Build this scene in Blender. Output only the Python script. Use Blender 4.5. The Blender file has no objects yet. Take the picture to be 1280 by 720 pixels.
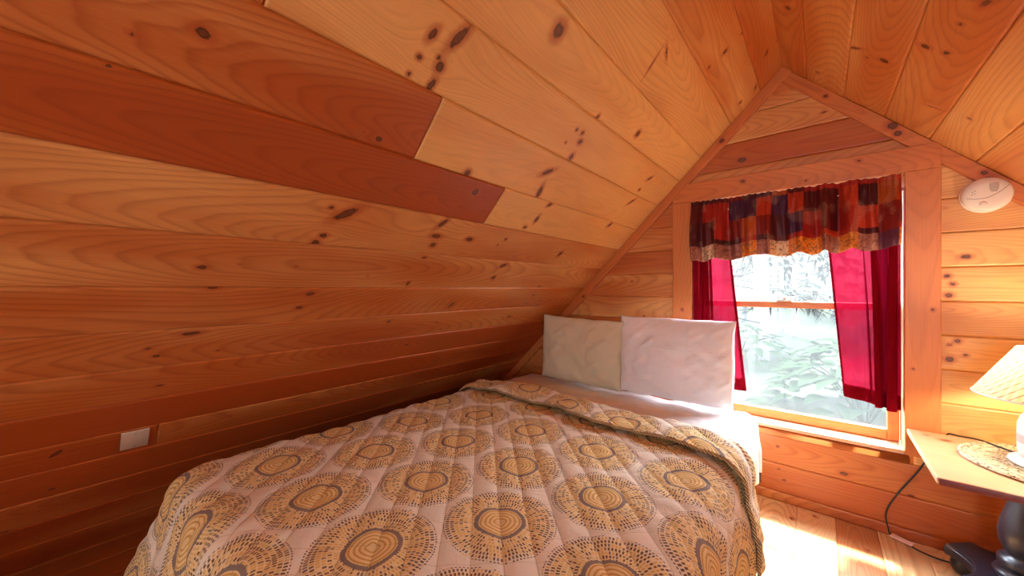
import bpy, bmesh, math, random
import numpy as np
from mathutils import Vector, Matrix, noise as mnoise

random.seed(7)
rng = np.random.default_rng(11)
SC = bpy.context.scene
COL = SC.collection

# ------------------------------------------------------------------ frame of reference
# X to the right along the gable wall, Y towards the gable wall, Z up; the camera stands at the origin.
F = 456.0
TH = math.radians(40.2)
D = 2.45                     # distance to the gable wall
FLOOR = -1.16
XR, ZR = -0.157, 1.190       # ridge
S2 = math.sqrt(0.5)
ct, st = math.cos(TH), math.sin(TH)


def ray(px, py):
    xr = (px - 640) / F
    return np.array([xr * ct - st, xr * st + ct, -(py - 360) / F])


A_L = ZR - XR                # left slope: z = x + A_L ; right slope: z = -x + B_R
B_R = ZR + XR


def on_left(px, py):         # -> (u = Y, v = distance down the slope from the ridge)
    r = ray(px, py)
    p = r * (A_L / (r[2] - r[0]))
    return p[1], (ZR - p[2]) / S2


def on_right(px, py):
    r = ray(px, py)
    p = r * (B_R / (r[2] + r[0]))
    return p[1], (ZR - p[2]) / S2


def on_gable(px, py):        # -> (u = X, v = Z)
    r = ray(px, py)
    p = r * (D / r[1])
    return p[0], p[2]


# ------------------------------------------------------------------ object helpers
def tag(o, label=None, cat=None, group=None, kind=None):
    if label: o['label'] = label
    if cat: o['category'] = cat
    if group: o['group'] = group
    if kind: o['kind'] = kind
    return o


def link(o, parent=None):
    COL.objects.link(o)
    if parent is not None:
        o.parent = parent
        o.matrix_parent_inverse = parent.matrix_world.inverted() if False else Matrix.Translation(-Vector(parent.location))
    return o


def empty(name, loc, label=None, cat=None, group=None, kind=None):
    o = bpy.data.objects.new(name, None)
    o.empty_display_size = 0.05
    COL.objects.link(o)
    o.location = loc
    return tag(o, label, cat, group, kind)


def np_obj(name, verts, faces, mat, parent=None, smooth=True, uv=None, attrs=None):
    me = bpy.data.meshes.new(name)
    me.from_pydata([tuple(v) for v in np.asarray(verts).tolist()], [], [tuple(f) for f in np.asarray(faces).tolist()] if isinstance(faces, np.ndarray) else faces)
    me.update()
    if smooth:
        me.polygons.foreach_set('use_smooth', [True] * len(me.polygons))
    if uv is not None:
        lay = me.uv_layers.new(name='UVMap')
        li = np.empty(len(me.loops), dtype=np.int32)
        me.loops.foreach_get('vertex_index', li)
        lay.data.foreach_set('uv', np.asarray(uv, dtype=np.float32)[li].ravel())
    for an, (ty, data) in (attrs or {}).items():
        a = me.attributes.new(an, ty, 'POINT')
        a.data.foreach_set({'FLOAT': 'value', 'FLOAT_VECTOR': 'vector'}[ty], np.asarray(data, dtype=np.float32).ravel())
    for m in (mat if isinstance(mat, (list, tuple)) else [mat]):
        me.materials.append(m)
    return link(bpy.data.objects.new(name, me), parent)


def bm_obj(name, bm, mat, parent=None, smooth=True):
    if isinstance(mat, NT): mat = mat.m
    me = bpy.data.meshes.new(name)
    bmesh.ops.recalc_face_normals(bm, faces=bm.faces[:])
    bm.to_mesh(me)
    bm.free()
    if smooth:
        me.polygons.foreach_set('use_smooth', [True] * len(me.polygons))
    for m in (mat if isinstance(mat, (list, tuple)) else [mat]):
        me.materials.append(m)
    return link(bpy.data.objects.new(name, me), parent)


def auto_smooth(o, deg=35):
    me = o.data
    bm = bmesh.new()
    bm.from_mesh(me)
    for e in bm.edges:
        if len(e.link_faces) == 2 and e.calc_face_angle(0) > math.radians(deg):
            e.smooth = False
    bm.to_mesh(me)
    bm.free()
    return o


def add_box(bm, c, size, bevel=0.0, rot=None, segs=2):
    r = bmesh.ops.create_cube(bm, size=1.0)
    vs = r['verts']
    for v in vs:
        v.co = Vector((v.co.x * size[0], v.co.y * size[1], v.co.z * size[2]))
    if bevel > 0:
        es = list({e for v in vs for e in v.link_edges})
        rb = bmesh.ops.bevel(bm, geom=es, offset=bevel, segments=segs, affect='EDGES', profile=0.5)
        vs = list({v for f in rb['faces'] for v in f.verts} | {v for v in vs if v.is_valid})
    if rot is not None:
        for v in vs:
            v.co = rot @ v.co
    for v in vs:
        v.co = v.co + Vector(c)
    return vs


def add_lathe(bm, prof, c, n=40, axis=None, cap=True):
    """prof: list of (radius, height)."""
    rings = []
    for r, h in prof:
        ring = []
        for k in range(n):
            a = 2 * math.pi * k / n
            p = Vector((r * math.cos(a), r * math.sin(a), h))
            if axis is not None:
                p = axis @ p
            ring.append(bm.verts.new(p + Vector(c)))
        rings.append(ring)
    for a, b in zip(rings, rings[1:]):
        for k in range(n):
            bm.faces.new((a[k], a[(k + 1) % n], b[(k + 1) % n], b[k]))
    if cap:
        bm.faces.new(rings[0][::-1])
        bm.faces.new(rings[-1])
    return rings


def catmull(pts, per=10):
    P = [Vector(p) for p in pts]
    P = [P[0] * 2 - P[1]] + P + [P[-1] * 2 - P[-2]]
    out = []
    for i in range(1, len(P) - 2):
        for k in range(per):
            t = k / per
            a, b, c, d = P[i - 1], P[i], P[i + 1], P[i + 2]
            out.append(0.5 * ((2 * b) + (c - a) * t + (2 * a - 5 * b + 4 * c - d) * t * t + (3 * b - a - 3 * c + d) * t ** 3))
    out.append(P[-2].copy())
    return out


def add_tube(bm, pts, r, n=8):
    rings = []
    m = len(pts)
    up = Vector((0.13, 0.21, 1)).normalized()
    for i, p in enumerate(pts):
        p = Vector(p)
        t = (Vector(pts[min(i + 1, m - 1)]) - Vector(pts[max(i - 1, 0)])).normalized()
        s = t.cross(up)
        if s.length < 1e-4:
            s = t.cross(Vector((1, 0, 0)))
        s.normalize()
        w = s.cross(t).normalized()
        rr = r(i / (m - 1)) if callable(r) else r
        rings.append([bm.verts.new(p + (s * math.cos(2 * math.pi * k / n) + w * math.sin(2 * math.pi * k / n)) * rr) for k in range(n)])
    for a, b in zip(rings, rings[1:]):
        for k in range(n):
            bm.faces.new((a[k], a[(k + 1) % n], b[(k + 1) % n], b[k]))
    bm.faces.new(rings[0][::-1])
    bm.faces.new(rings[-1])


def grid_faces(nu, nv, off=0):
    i = np.arange(nu - 1)[:, None] * nv + np.arange(nv - 1)[None, :] + off
    return np.stack([i, i + nv, i + nv + 1, i + 1], -1).reshape(-1, 4)


# smooth value noise for cloth (vectorised)
def vnoise(x, y, seed=0):
    g = np.random.default_rng(seed).random((64, 64)) * 2 - 1
    xi, yi = np.floor(x).astype(int), np.floor(y).astype(int)
    fx, fy = x - xi, y - yi
    fx, fy = fx * fx * (3 - 2 * fx), fy * fy * (3 - 2 * fy)
    a = g[xi % 64, yi % 64]; b = g[(xi + 1) % 64, yi % 64]
    c = g[xi % 64, (yi + 1) % 64]; d = g[(xi + 1) % 64, (yi + 1) % 64]
    return (a * (1 - fx) + b * fx) * (1 - fy) + (c * (1 - fx) + d * fx) * fy


# ------------------------------------------------------------------ material helpers
class NT:
    def __init__(self, name):
        self.m = bpy.data.materials.new(name)
        self.m.use_nodes = True
        self.t = self.m.node_tree
        self.t.nodes.clear()
        self.out = self.t.nodes.new('ShaderNodeOutputMaterial')

    def n(self, ty, **kw):
        nd = self.t.nodes.new(ty)
        for k, v in kw.items():
            setattr(nd, k, v)
        return nd

    def put(self, sock, v):
        if isinstance(v, bpy.types.NodeSocket):
            self.t.links.new(v, sock)
        elif v is not None:
            if hasattr(sock, 'default_value'):
                try:
                    sock.default_value = v
                except Exception:
                    sock.default_value = (*v, 1.0)

    def math(self, op, a, b=None, c=None, clamp=False):
        nd = self.n('ShaderNodeMath', operation=op, use_clamp=clamp)
        self.put(nd.inputs[0], a)
        if b is not None: self.put(nd.inputs[1], b)
        if c is not None: self.put(nd.inputs[2], c)
        return nd.outputs[0]

    def smooth(self, x, lo, hi, a=0.0, b=1.0):
        nd = self.n('ShaderNodeMapRange', interpolation_type='SMOOTHSTEP')
        for i, v in enumerate((x, lo, hi, a, b)):
            self.put(nd.inputs[i], v)
        return nd.outputs[0]

    def comb(self, x, y, z=0.0):
        nd = self.n('ShaderNodeCombineXYZ')
        for i, v in enumerate((x, y, z)):
            self.put(nd.inputs[i], v)
        return nd.outputs[0]

    def sep(self, v):
        nd = self.n('ShaderNodeSeparateXYZ')
        self.put(nd.inputs[0], v)
        return nd.outputs

    def noise(self, vec, scale=5.0, detail=2.0, rough=0.5, dist=0.0):
        nd = self.n('ShaderNodeTexNoise')
        if vec is not None: self.put(nd.inputs['Vector'], vec)
        nd.inputs['Scale'].default_value = scale
        nd.inputs['Detail'].default_value = detail
        nd.inputs['Roughness'].default_value = rough
        nd.inputs['Distortion'].default_value = dist
        return nd.outputs['Fac']

    def white(self, vec):
        nd = self.n('ShaderNodeTexWhiteNoise', noise_dimensions='3D')
        self.put(nd.inputs['Vector'], vec)
        return nd.outputs['Value']

    def mix(self, fac, a, b, mode='MIX'):
        nd = self.n('ShaderNodeMix', data_type='RGBA', blend_type=mode)
        self.put(nd.inputs['Factor'], fac)
        for i, v in ((6, a), (7, b)):
            self.put(nd.inputs[i], v if isinstance(v, bpy.types.NodeSocket) else (*v, 1.0))
        return nd.outputs[2]

    def attr(self, name):
        return self.n('ShaderNodeAttribute', attribute_name=name, attribute_type='GEOMETRY').outputs

    def ramp(self, x, stops, interp='LINEAR'):
        nd = self.n('ShaderNodeValToRGB')
        cr = nd.color_ramp
        cr.interpolation = interp
        while len(cr.elements) < len(stops):
            cr.elements.new(0.5)
        for e, (p, c) in zip(cr.elements, stops):
            e.position = p
            e.color = (*c, 1.0)
        self.put(nd.inputs[0], x)
        return nd.outputs[0]

    def bump(self, h, strength=0.3, dist=0.01):
        nd = self.n('ShaderNodeBump')
        nd.inputs['Strength'].default_value = strength
        nd.inputs['Distance'].default_value = dist
        self.put(nd.inputs['Height'], h)
        return nd.outputs[0]

    def principled(self, col, rough=0.5, spec=0.5, metallic=0.0, normal=None, **kw):
        nd = self.n('ShaderNodeBsdfPrincipled')
        self.put(nd.inputs['Base Color'], col if isinstance(col, bpy.types.NodeSocket) else (*col, 1.0))
        self.put(nd.inputs['Roughness'], rough)
        self.put(nd.inputs['Metallic'], metallic)
        self.put(nd.inputs['Specular IOR Level'], spec)
        for k, v in kw.items():
            self.put(nd.inputs[k], v)
        if normal is not None: self.put(nd.inputs['Normal'], normal)
        self.t.links.new(nd.outputs[0], self.out.inputs[0])
        return nd.outputs[0]

    def surf(self, s):
        self.t.links.new(s, self.out.inputs[0])
        return self.m


def simple(name, col, rough=0.5, spec=0.5, metallic=0.0, bump=None, vary=0.08, **kw):
    k = NT(name)
    tc = k.n('ShaderNodeTexCoord').outputs['Object']
    n = k.noise(tc, 25.0, 3.0)
    lo = tuple(c * (1 - vary) for c in col)
    hi = tuple(min(1, c * (1 + vary)) for c in col)
    c = k.mix(n, lo, hi)
    nrm = k.bump(k.noise(tc, bump[0], 2.0), bump[1], 0.002) if bump else None
    k.principled(c, rough, spec, metallic, nrm, **kw)
    return k.m


def wood(name, light, mid, dark, knot_halo=(0.42, 0.09, 0.02), rough=0.36, spec=0.5, ring=1.0):
    """Pine: mesh attributes 'wood' = (along, across (bent round the knots), seed) and 'kn' = distance to the nearest knot in knot radii, 'tone' = 0..1 of the board."""
    k = NT(name)
    u, v, s = k.sep(k.attr('wood')['Vector'])
    kn = k.attr('kn')['Fac']
    tone = k.attr('tone')['Fac']
    slow = k.noise(k.comb(k.math('MULTIPLY', u, 0.42), k.math('MULTIPLY', v, 0.8), k.math('MULTIPLY', s, 7.3)), 1.0, 0.0)
    wob = k.noise(k.comb(k.math('MULTIPLY', u, 1.1), k.math('MULTIPLY', v, 12.0), k.math('MULTIPLY', s, 3.1)), 1.0, 2.0)
    w = k.math('MULTIPLY', k.math('SUBTRACT', slow, 0.30), 0.62)
    r = k.math('SQRT', k.math('ADD', k.math('MULTIPLY', v, v), k.math('MULTIPLY', w, w)))
    r = k.math('ADD', r, k.math('MULTIPLY', wob, 0.016))
    ph = k.math('FRACT', k.math('MULTIPLY', r, 115.0))
    late = k.ramp(ph, [(0.0, (0.25,) * 3), (0.1, (0,) * 3), (0.55, (0.15,) * 3), (0.9, (1,) * 3), (1.0, (0.25,) * 3)])
    fib = k.noise(k.comb(k.math('MULTIPLY', u, 5.0), k.math('MULTIPLY', v, 260.0), s), 1.0, 3.0, 0.6)
    blot = k.noise(k.comb(k.math('MULTIPLY', u, 1.6), k.math('MULTIPLY', v, 7.0), k.math('MULTIPLY', s, 11.0)), 1.0, 3.0)
    # heartwood: an inner, redder zone with its own wavy outline
    heart = k.smooth(k.math('ADD', r, k.math('MULTIPLY', tone, -0.11)), 0.075, 0.025)
    base = k.mix(k.smooth(k.math('ADD', k.math('MULTIPLY', blot, 0.7), k.math('MULTIPLY', tone, 0.55)), 0.25, 0.95), light, mid)
    base = k.mix(k.math('MULTIPLY', heart, k.smooth(tone, 0.45, 0.95)), base, dark)
    lf = k.math('ADD', k.math('MULTIPLY', late, k.math('ADD', 0.10 * ring, k.math('MULTIPLY', tone, 0.48 * ring))), k.math('MULTIPLY', k.math('SUBTRACT', fib, 0.45), 0.5))
    c = k.mix(lf, base, tuple(x * y for x, y in zip(dark, (0.72, 0.55, 0.42))))
    # knots
    kd = k.math('ADD', kn, k.math('MULTIPLY', k.math('SUBTRACT', k.noise(k.comb(k.math('MULTIPLY', u, 70.0), k.math('MULTIPLY', v, 90.0), s), 1.0, 3.0), 0.5), 0.9))
    c = k.mix(k.smooth(kd, 2.6, 0.9, 0.0, 0.75), c, knot_halo)
    c = k.mix(k.smooth(kd, 1.12, 0.78, 0.0, 0.93), c, (0.075, 0.018, 0.008))
    ringk = k.smooth(k.math('SINE', k.math('MULTIPLY', kd, 17.0)), 0.0, 1.0)
    c = k.mix(k.math('MULTIPLY', k.smooth(kd, 0.75, 0.45, 0.0, 0.55), ringk), c, (0.24, 0.07, 0.025))
    c = k.mix(k.smooth(kd, 0.72, 0.40, 0.0, 0.3), c, (0.22, 0.06, 0.022))
    ro = k.math('ADD', rough, k.math('MULTIPLY', fib, 0.08))
    k.principled(c, ro, spec, 0.0, k.bump(k.math('ADD', k.math('MULTIPLY', late, 0.3), fib), 0.05, 0.003))
    return k.m


PINE = wood('varnished_pine', (0.83, 0.50, 0.18), (0.50, 0.132, 0.022), (0.40, 0.080, 0.013), rough=0.36)
PINE_TRIM = wood('pine_trim', (0.62, 0.21, 0.055), (0.54, 0.155, 0.036), (0.38, 0.08, 0.015), rough=0.36)
PINE_FLOOR = wood('pine_floor', (0.80, 0.53, 0.27), (0.76, 0.47, 0.22), (0.42, 0.12, 0.025), rough=0.33)
PINE_PALE = wood('pale_pine', (0.76, 0.45, 0.26), (0.68, 0.34, 0.18), (0.52, 0.20, 0.09), rough=0.3)


# ------------------------------------------------------------------ boarded surfaces
def boards(name, O, U, V, N, rows, knots, mat, res=0.006, groove=0.006, gdepth=0.006, backing=None, kind='structure', thick=0.02, tones=None, fine=None):
    """rows: list of (v0, v1, [(u0, u1, fine), ...]).  O + u*U + v*V; boards stand proud along N (into the room)."""
    O, U, V, N = (np.array(q, float) for q in (O, U, V, N))
    AV, AF, AW, AK, AT = [], [], [], [], []
    off = 0
    for ri, (v0, v1, segs) in enumerate(rows):
        for si, (u0, u1, rs) in enumerate(segs):
            seed = rng.random() * 20
            tone = tones[(ri, si)] if tones and (ri, si) in tones else rng.random() * 0.8
            nu = max(2, int((u1 - u0) / rs) + 1)
            uu = np.concatenate([[u0 + 0.0004], np.linspace(u0 + 0.0022, u1 - 0.0022, nu), [u1 - 0.0004]])
            nu += 2
            nv = max(4, int((v1 - v0) / rs))
            e = [0, groove * 0.45, groove]
            vv = np.array([v0 + x for x in e] + list(np.linspace(v0 + groove + 0.004, v1 - groove - 0.004, nv)) + [v1 - x for x in e[::-1]])
            hh = np.zeros(len(vv))
            hh[0] = hh[-1] = -gdepth
            hh[1] = hh[-2] = -gdepth * 0.35
            lift = rng.random() * 0.0016
            tilt = (rng.random() - 0.5) * 0.012
            Ug, Vg = np.meshgrid(uu, vv, indexing='ij')
            vc = 0.5 * (v0 + v1)
            H = hh[None, :] + lift + (Vg - vc) * tilt + 0.0 * Ug
            if v1 - v0 > 0.05:
                H[0, :] = H[-1, :] = -gdepth
            P = O + Ug[..., None] * U + Vg[..., None] * V + H[..., None] * N
            wv = Vg - vc + (rng.random() - 0.5) * 0.11
            wu = Ug + 0.0
            kn = np.full(Ug.shape, 6.0)
            for (ku, kv, ru, rv, an) in knots:
                if ku < u0 - 0.25 or ku > u1 + 0.25 or kv < v0 - 0.12 or kv > v1 + 0.12:
                    continue
                du, dv = Ug - ku, Vg - kv
                ca, sa = math.cos(an), math.sin(an)
                a, b = (du * ca + dv * sa) / ru, (-du * sa + dv * ca) / rv
                d2 = a * a + b * b
                if v0 - 0.006 < kv < v1 + 0.006 and u0 - 0.005 < ku < u1 + 0.005:
                    kn = np.minimum(kn, np.sqrt(d2) * 1.15)
                    rr = max(rv, 0.007)
                    g = np.exp(-0.5 * ((du / (rr * 5.5)) ** 2 + (dv / (rr * 2.4)) ** 2))
                    wv = wv - dv * g * 0.8
            AV.append(P.reshape(-1, 3))
            AW.append(np.stack([wu, wv, np.full(Ug.shape, seed)], -1).reshape(-1, 3))
            AK.append(kn.ravel())
            AT.append(np.full(kn.size, tone))
            fc = grid_faces(nu, len(vv), off)
            AF.append(fc)
            off += P.shape[0] * P.shape[1]
            # closed board ends and back edge
    V_, F_ = np.concatenate(AV), np.concatenate(AF)
    # winding: make normals face N
    if np.dot(np.cross(U, V), N) < 0:
        F_ = F_[:, ::-1]
    W_, K_, T_ = np.concatenate(AW), np.concatenate(AK), np.concatenate(AT)
    if backing:
        bv, bf = backing
        n0 = len(V_)
        V_ = np.concatenate([V_, np.array(bv, float)])
        faces = F_.tolist() + [tuple(i + n0 for i in f) for f in bf]
        W_ = np.concatenate([W_, np.array(bv, float)]); K_ = np.concatenate([K_, np.full(len(bv), 6.0)]); T_ = np.concatenate([T_, np.full(len(bv), 0.9)])
    else:
        faces = F_.tolist()
    o = np_obj(name, V_, faces, mat, None, True, None, {'wood': ('FLOAT_VECTOR', W_), 'kn': ('FLOAT', K_), 'tone': ('FLOAT', T_)})
    if kind:
        o['kind'] = kind
    return o


def box_faces(k=0):
    return [tuple(i + k for i in f) for f in ((0, 3, 2, 1), (4, 5, 6, 7), (0, 1, 5, 4), (1, 2, 6, 5), (2, 3, 7, 6), (3, 0, 4, 7))]


def box_verts(x0, x1, y0, y1, z0, z1):
    return [(x0, y0, z0), (x1, y0, z0), (x1, y1, z0), (x0, y1, z0), (x0, y0, z1), (x1, y0, z1), (x1, y1, z1), (x0, y1, z1)]


def plank(name, center, size, mat, parent=None, rot=None, grain=0, bevel=0.003, tone=None, knots=(), shape=None):
    """a bevelled board with wood attributes; grain = index of the long axis; knots in local (along, across, radius)."""
    bm = bmesh.new()
    r = bmesh.ops.create_cube(bm, size=1.0)
    for v in bm.verts:
        v.co = Vector((v.co.x * size[0], v.co.y * size[1], v.co.z * size[2]))
    bmesh.ops.bevel(bm, geom=bm.edges[:], offset=bevel, segments=2, affect='EDGES', profile=0.5)
    # cuts so that knots and grain have vertices to live on
    ax = grain
    L = size[ax]
    others = [i for i in range(3) if i != ax]
    wid = max(others, key=lambda i: size[i])
    step = 0.009 if knots else 0.1
    for axis, st_ in ((ax, step), (wid, step if knots else size[wid])):
        n = int(size[axis] / st_)
        for kq in range(1, n):
            co = [0, 0, 0]; co[axis] = -size[axis] / 2 + size[axis] * kq / n
            no = [0, 0, 0]; no[axis] = 1
            bmesh.ops.bisect_plane(bm, geom=bm.verts[:] + bm.edges[:] + bm.faces[:], plane_co=co, plane_no=no)
    seed = rng.random() * 20
    P = np.array([v.co[:] for v in bm.verts])
    u = P[:, ax]
    v = P[:, wid] + P[:, [i for i in others if i != wid][0]] * 0.6
    kn = np.full(len(P), 6.0)
    wv = v + (rng.random() - 0.5) * 0.1
    for ku, kv, kr in knots:
        du, dv = u - ku, P[:, wid] - kv
        kn = np.minimum(kn, np.sqrt((du / (kr * 1.25)) ** 2 + (dv / kr) ** 2))
        wv = wv - dv * np.exp(-0.5 * ((du / (kr * 5)) ** 2 + (dv / (kr * 2.4)) ** 2)) * 0.8
    if shape:
        for vv in bm.verts:
            vv.co = Vector(shape(vv.co))
    for vv in bm.verts:
        vv.co = (rot @ vv.co if rot is not None else vv.co) + Vector(center)
    o = bm_obj(name, bm, mat, parent, False)
    me = o.data
    for an, ty, data, fld in (('wood', 'FLOAT_VECTOR', np.stack([u, wv, np.full(len(u), seed)], -1), 'vector'), ('kn', 'FLOAT', kn, 'value'),
                              ('tone', 'FLOAT', np.full(len(u), rng.random() * 0.6 if tone is None else tone), 'value')):
        a = me.attributes.new(an, ty, 'POINT')
        a.data.foreach_set(fld, data.astype(np.float32).ravel())
    return o


# ------------------------------------------------------------------ the room shell
YB = -2.6                                        # rear gable, behind the camera
VMAX = (ZR - FLOOR) / S2 + 0.03

# knots read off the photograph: (px, py, radius along, radius across in m, angle in degrees)
KL = [(255, 42, 16, 11, 10), (165, 42, 7, 5, 0), (137, 83, 6, 4, 0), (414, 259, 9, 7, 0), (404, 294, 12, 9, 0),
      (541, 42, 10, 20, 20), (574, 46, 13, 40, 25), (524, 71, 9, 8, 0), (549, 83, 13, 16, 0), (548, 72, 7, 8, 0), (511, 92, 7, 7, 0), (539, 106, 10, 22, 12),
      (698, 38, 21, 24, 0), (747, 146, 9, 12, 0), (797, 167, 15, 16, 0), (721, 162, 8, 7, 0), (728, 166, 9, 9, 0), (725, 177, 14, 12, 0), (707, 178, 6, 6, 0), (714, 196, 13, 16, 0),
      (684, 215, 34, 12, -35), (674, 240, 12, 36, -12), (584, 216, 12, 14, 0), (594, 240, 17, 15, 0), (474, 174, 12, 9, 0), (455, 166, 9, 4, 10), (671, 274, 10, 21, 0),
      (553, 279, 10, 30, 35), (545, 295, 24, 12, 0), (789, 252, 32, 8, -50), (762, 281, 20, 12, -40), (812, 223, 22, 9, -40), (799, 237, 12, 9, 0),
      (433, 267, 15, 44, 50), (687, 256, 18, 9, -30), (656, 284, 13, 8, 0), (541, 306, 14, 12, 0), (587, 299, 20, 11, 0), (632, 299, 9, 8, 0), (622, 306, 6, 6, 0),
      (700, 317, 13, 22, 25), (629, 332, 24, 12, -25), (617, 347, 14, 14, 0), (530, 322, 12, 7, 0), (510, 354, 9, 13, 0), (564, 381, 13, 26, 30),
      (667, 369, 11, 9, 0), (674, 358, 10, 9, 0), (670, 382, 26, 9, -10), (658, 379, 18, 6, -15), (636, 396, 18, 11, 0), (486, 402, 12, 8, 0), (546, 403, 10, 6, 0),
      (551, 411, 10, 6, 0), (508, 431, 18, 8, 0), (577, 427, 10, 6, 0), (543, 451, 12, 7, 0),
      (252, 334, 14, 9, 0), (266, 360, 15, 5, 0), (394, 303, 14, 11, 0), (404, 295, 10, 7, 0), (374, 384, 15, 9, -5), (388, 367, 18, 10, -12), (238, 417, 27, 9, -6),
      (185, 436, 9, 6, 0), (196, 445, 12, 7, 0), (273, 438, 9, 5, 0), (199, 482, 17, 6, 0), (70, 567, 9, 30, 38), (65, 611, 14, 7, 0), (6, 665, 14, 8, 0), (238, 549, 10, 5, 0),
      (906, 64, 12, 14, 0), (958, 66, 26, 9, 20), (944, 109, 24, 8, 20), (973, 49, 18, 9, 0), (886, 84, 9, 9, 0), (927, 41, 8, 8, 0), (925, 128, 12, 10, 0),
      (833, 66, 34, 5, 25), (815, 80, 5, 42, -10), (370, 333, 7, 4, 0), (300, 330, 6, 4, 0), (460, 345, 6, 4, 0)]
KR = [(985, 10, 14, 14, 0), (1105, 76, 17, 20, 0), (1157, 58, 14, 16, 0), (1183, 66, 18, 9, -30), (1232, 4, 26, 9, -20), (1069, 60, 30, 8, -60), (1166, 134, 34, 5, -75), (1212, 148, 8, 8, 0), (1084, 72, 9, 8, 0),
      (1022, 90, 12, 10, 0), (1200, 30, 9, 9, 0)]
KG = [(927, 200, 27, 17, 0), (1197, 426, 11, 10, 0), (1187, 431, 8, 7, 0), (1187, 449, 15, 13, 15), (1207, 444, 9, 7, 0), (1184, 345, 12, 10, 0), (1191, 355, 10, 10, 0), (1186, 369, 13, 11, 0), (1207, 321, 17, 10, 0),
      (972, 558, 10, 8, 0), (973, 586, 12, 6, 0), (1139, 620, 13, 9, 0), (1055, 592, 20, 12, 0), (1030, 140, 16, 5, 0), (790, 352, 8, 6, 0), (980, 600, 12, 8, 0), (805, 395, 8, 6, 0)]
knots_left = [(*on_left(x, y), a / 1000, b / 1000, math.radians(g)) for x, y, a, b, g in KL]
knots_right = [(*on_right(x, y), a / 1000, b / 1000, math.radians(g)) for x, y, a, b, g in KR]
knots_gable = [(*on_gable(x, y), a / 1000, b / 1000, math.radians(g)) for x, y, a, b, g in KG]

# left slope: edges between boards, measured from the ridge down
EL = [-0.006, 0.135, 0.337, 0.56, 0.735, 0.925, 1.125, 1.305, 1.492, 1.683, 1.858, 2.034, 2.21, 2.385, 2.54, 2.73, 2.92, 3.11, VMAX]
JOINT = {4: [0.225], 5: [0.66], 6: [1.09], 13: [0.185], 12: [-0.9], 2: [-1.2], 8: [-0.7], 10: [-1.4], 9: [-0.55]}
rowsL, tonesL = [], {}
base_tone = [0.7, 0.55, 0.25, 0.08, 0.12, 0.75, 0.80, 0.48, 0.60, 0.72, 0.80, 0.85, 0.9, 0.9, 0.85, 0.85, 0.9, 0.9]  # board tones that also paint in light: pale upper rows, dark shaded lower rows
for i, (a, b) in enumerate(zip(EL, EL[1:])):
    js = [-0.35] if False else []
    cuts = sorted(JOINT.get(i, []))
    segs, lo = [], YB
    for cpos in cuts + [D + 0.02]:
        # coarse out of sight behind the camera, fine in front
        segs.append((lo, cpos, 0.0075 if cpos > 0 else 0.05))
        lo = cpos
    rowsL.append((a, b, segs))
    for si in range(len(segs)):
        tonesL[(i, si)] = base_tone[i]
tonesL[(4, 0)], tonesL[(4, 1)] = 0.8, 0.12
tonesL[(5, 0)], tonesL[(5, 1)] = 0.8, 0.0
tonesL[(6, 0)], tonesL[(6, 1)] = 0.95, 0.0  # right-hand pieces paled further to paint in the brightly lit middle
# split the fine boards so that what lies behind the camera is coarse: boards are one piece, so only resolution along u changes


def slope_back(sign):
    n = 0.02
    if sign < 0:
        pts = [(XR + 0.10, ZR + 0.10), (FLOOR - A_L - 0.02, FLOOR - 0.02)]
        nx, nz = -S2, S2
    else:
        pts = [(XR - 0.10, ZR + 0.10), (B_R - FLOOR + 0.02, FLOOR - 0.02)]
        nx, nz = S2, S2
    t0, t1 = 0.012, 0.09
    v = []
    for y in (YB - 0.1, D + 0.16):
        for (x, z), t in ((pts[0], t0), (pts[1], t0), (pts[1], t1), (pts[0], t1)):
            v.append((x + nx * t, y, z + nz * t))
    return v, box_faces()


boards('ceiling_left', (XR, 0, ZR), (0, 1, 0), (-S2, 0, -S2), (S2, 0, -S2), rowsL, knots_left, PINE, backing=slope_back(-1), tones=tonesL)
ER = [-0.006, 0.146, 0.345, 0.546, 0.744, 0.928] + [0.928 + 0.19 * k for k in range(1, 13)]
rowsR = [(a, b, [(YB, D + 0.02, 0.009 if i < 6 else 0.06)]) for i, (a, b) in enumerate(zip(ER, ER[1:]))]
boards('ceiling_right', (XR, 0, ZR), (0, 1, 0), (S2, 0, -S2), (-S2, 0, -S2), rowsR, knots_right, PINE, backing=slope_back(1), tones={(i, 0): t for i, t in enumerate([0.75, 0.6, 0.65, 0.6, 0.4, 0.55])})

# gable wall boards round the window opening
WX0, WX1, WZ0, WZ1 = -0.603, 0.295, -0.762, 0.530
rowsG = []
z = -0.057 - 0.15 * 8
while z < ZR:
    z1 = z + 0.15
    zz0 = max(z, FLOOR)
    if z1 > FLOOR + 0.02:
        half = (ZR - zz0) + 0.03
        x0, x1 = XR - half, XR + half
        x1 = min(x1, 2.3)
        if z1 <= WZ0 + 0.005 or zz0 >= WZ1 - 0.02:
            segs = [(x0, x1, 0.009)]
        else:
            segs = [(x0, WX0 - 0.03, 0.009), (WX1 + 0.03, x1, 0.009)]
        rowsG.append((zz0, z1, segs))
    z = z1
gb_v, gb_f = [], []
for bx in ((-2.7, WX0 - 0.02, FLOOR, 0.56), (WX1 + 0.02, 2.4, FLOOR, 0.56), (WX0 - 0.02, WX1 + 0.02, FLOOR, WZ0 - 0.02), (-1.0, 0.7, 0.55, ZR)):
    gb_f += box_faces(len(gb_v))
    gb_v += box_verts(bx[0], bx[1], D + 0.010, D + 0.15, bx[2], bx[3])
tonesG = {(i, j): rng.random() * 0.3 + (0.70 if i < 3 else 0.50 if j == 0 else 0.25) for i in range(20) for j in range(2)}  # darker below and left of the window: shade painted into the board tones
boards('wall_far', (0, D, 0), (1, 0, 0), (0, 0, 1), (0, -1, 0), rowsG, knots_gable, PINE, backing=(gb_v, gb_f), tones=tonesG)

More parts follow.
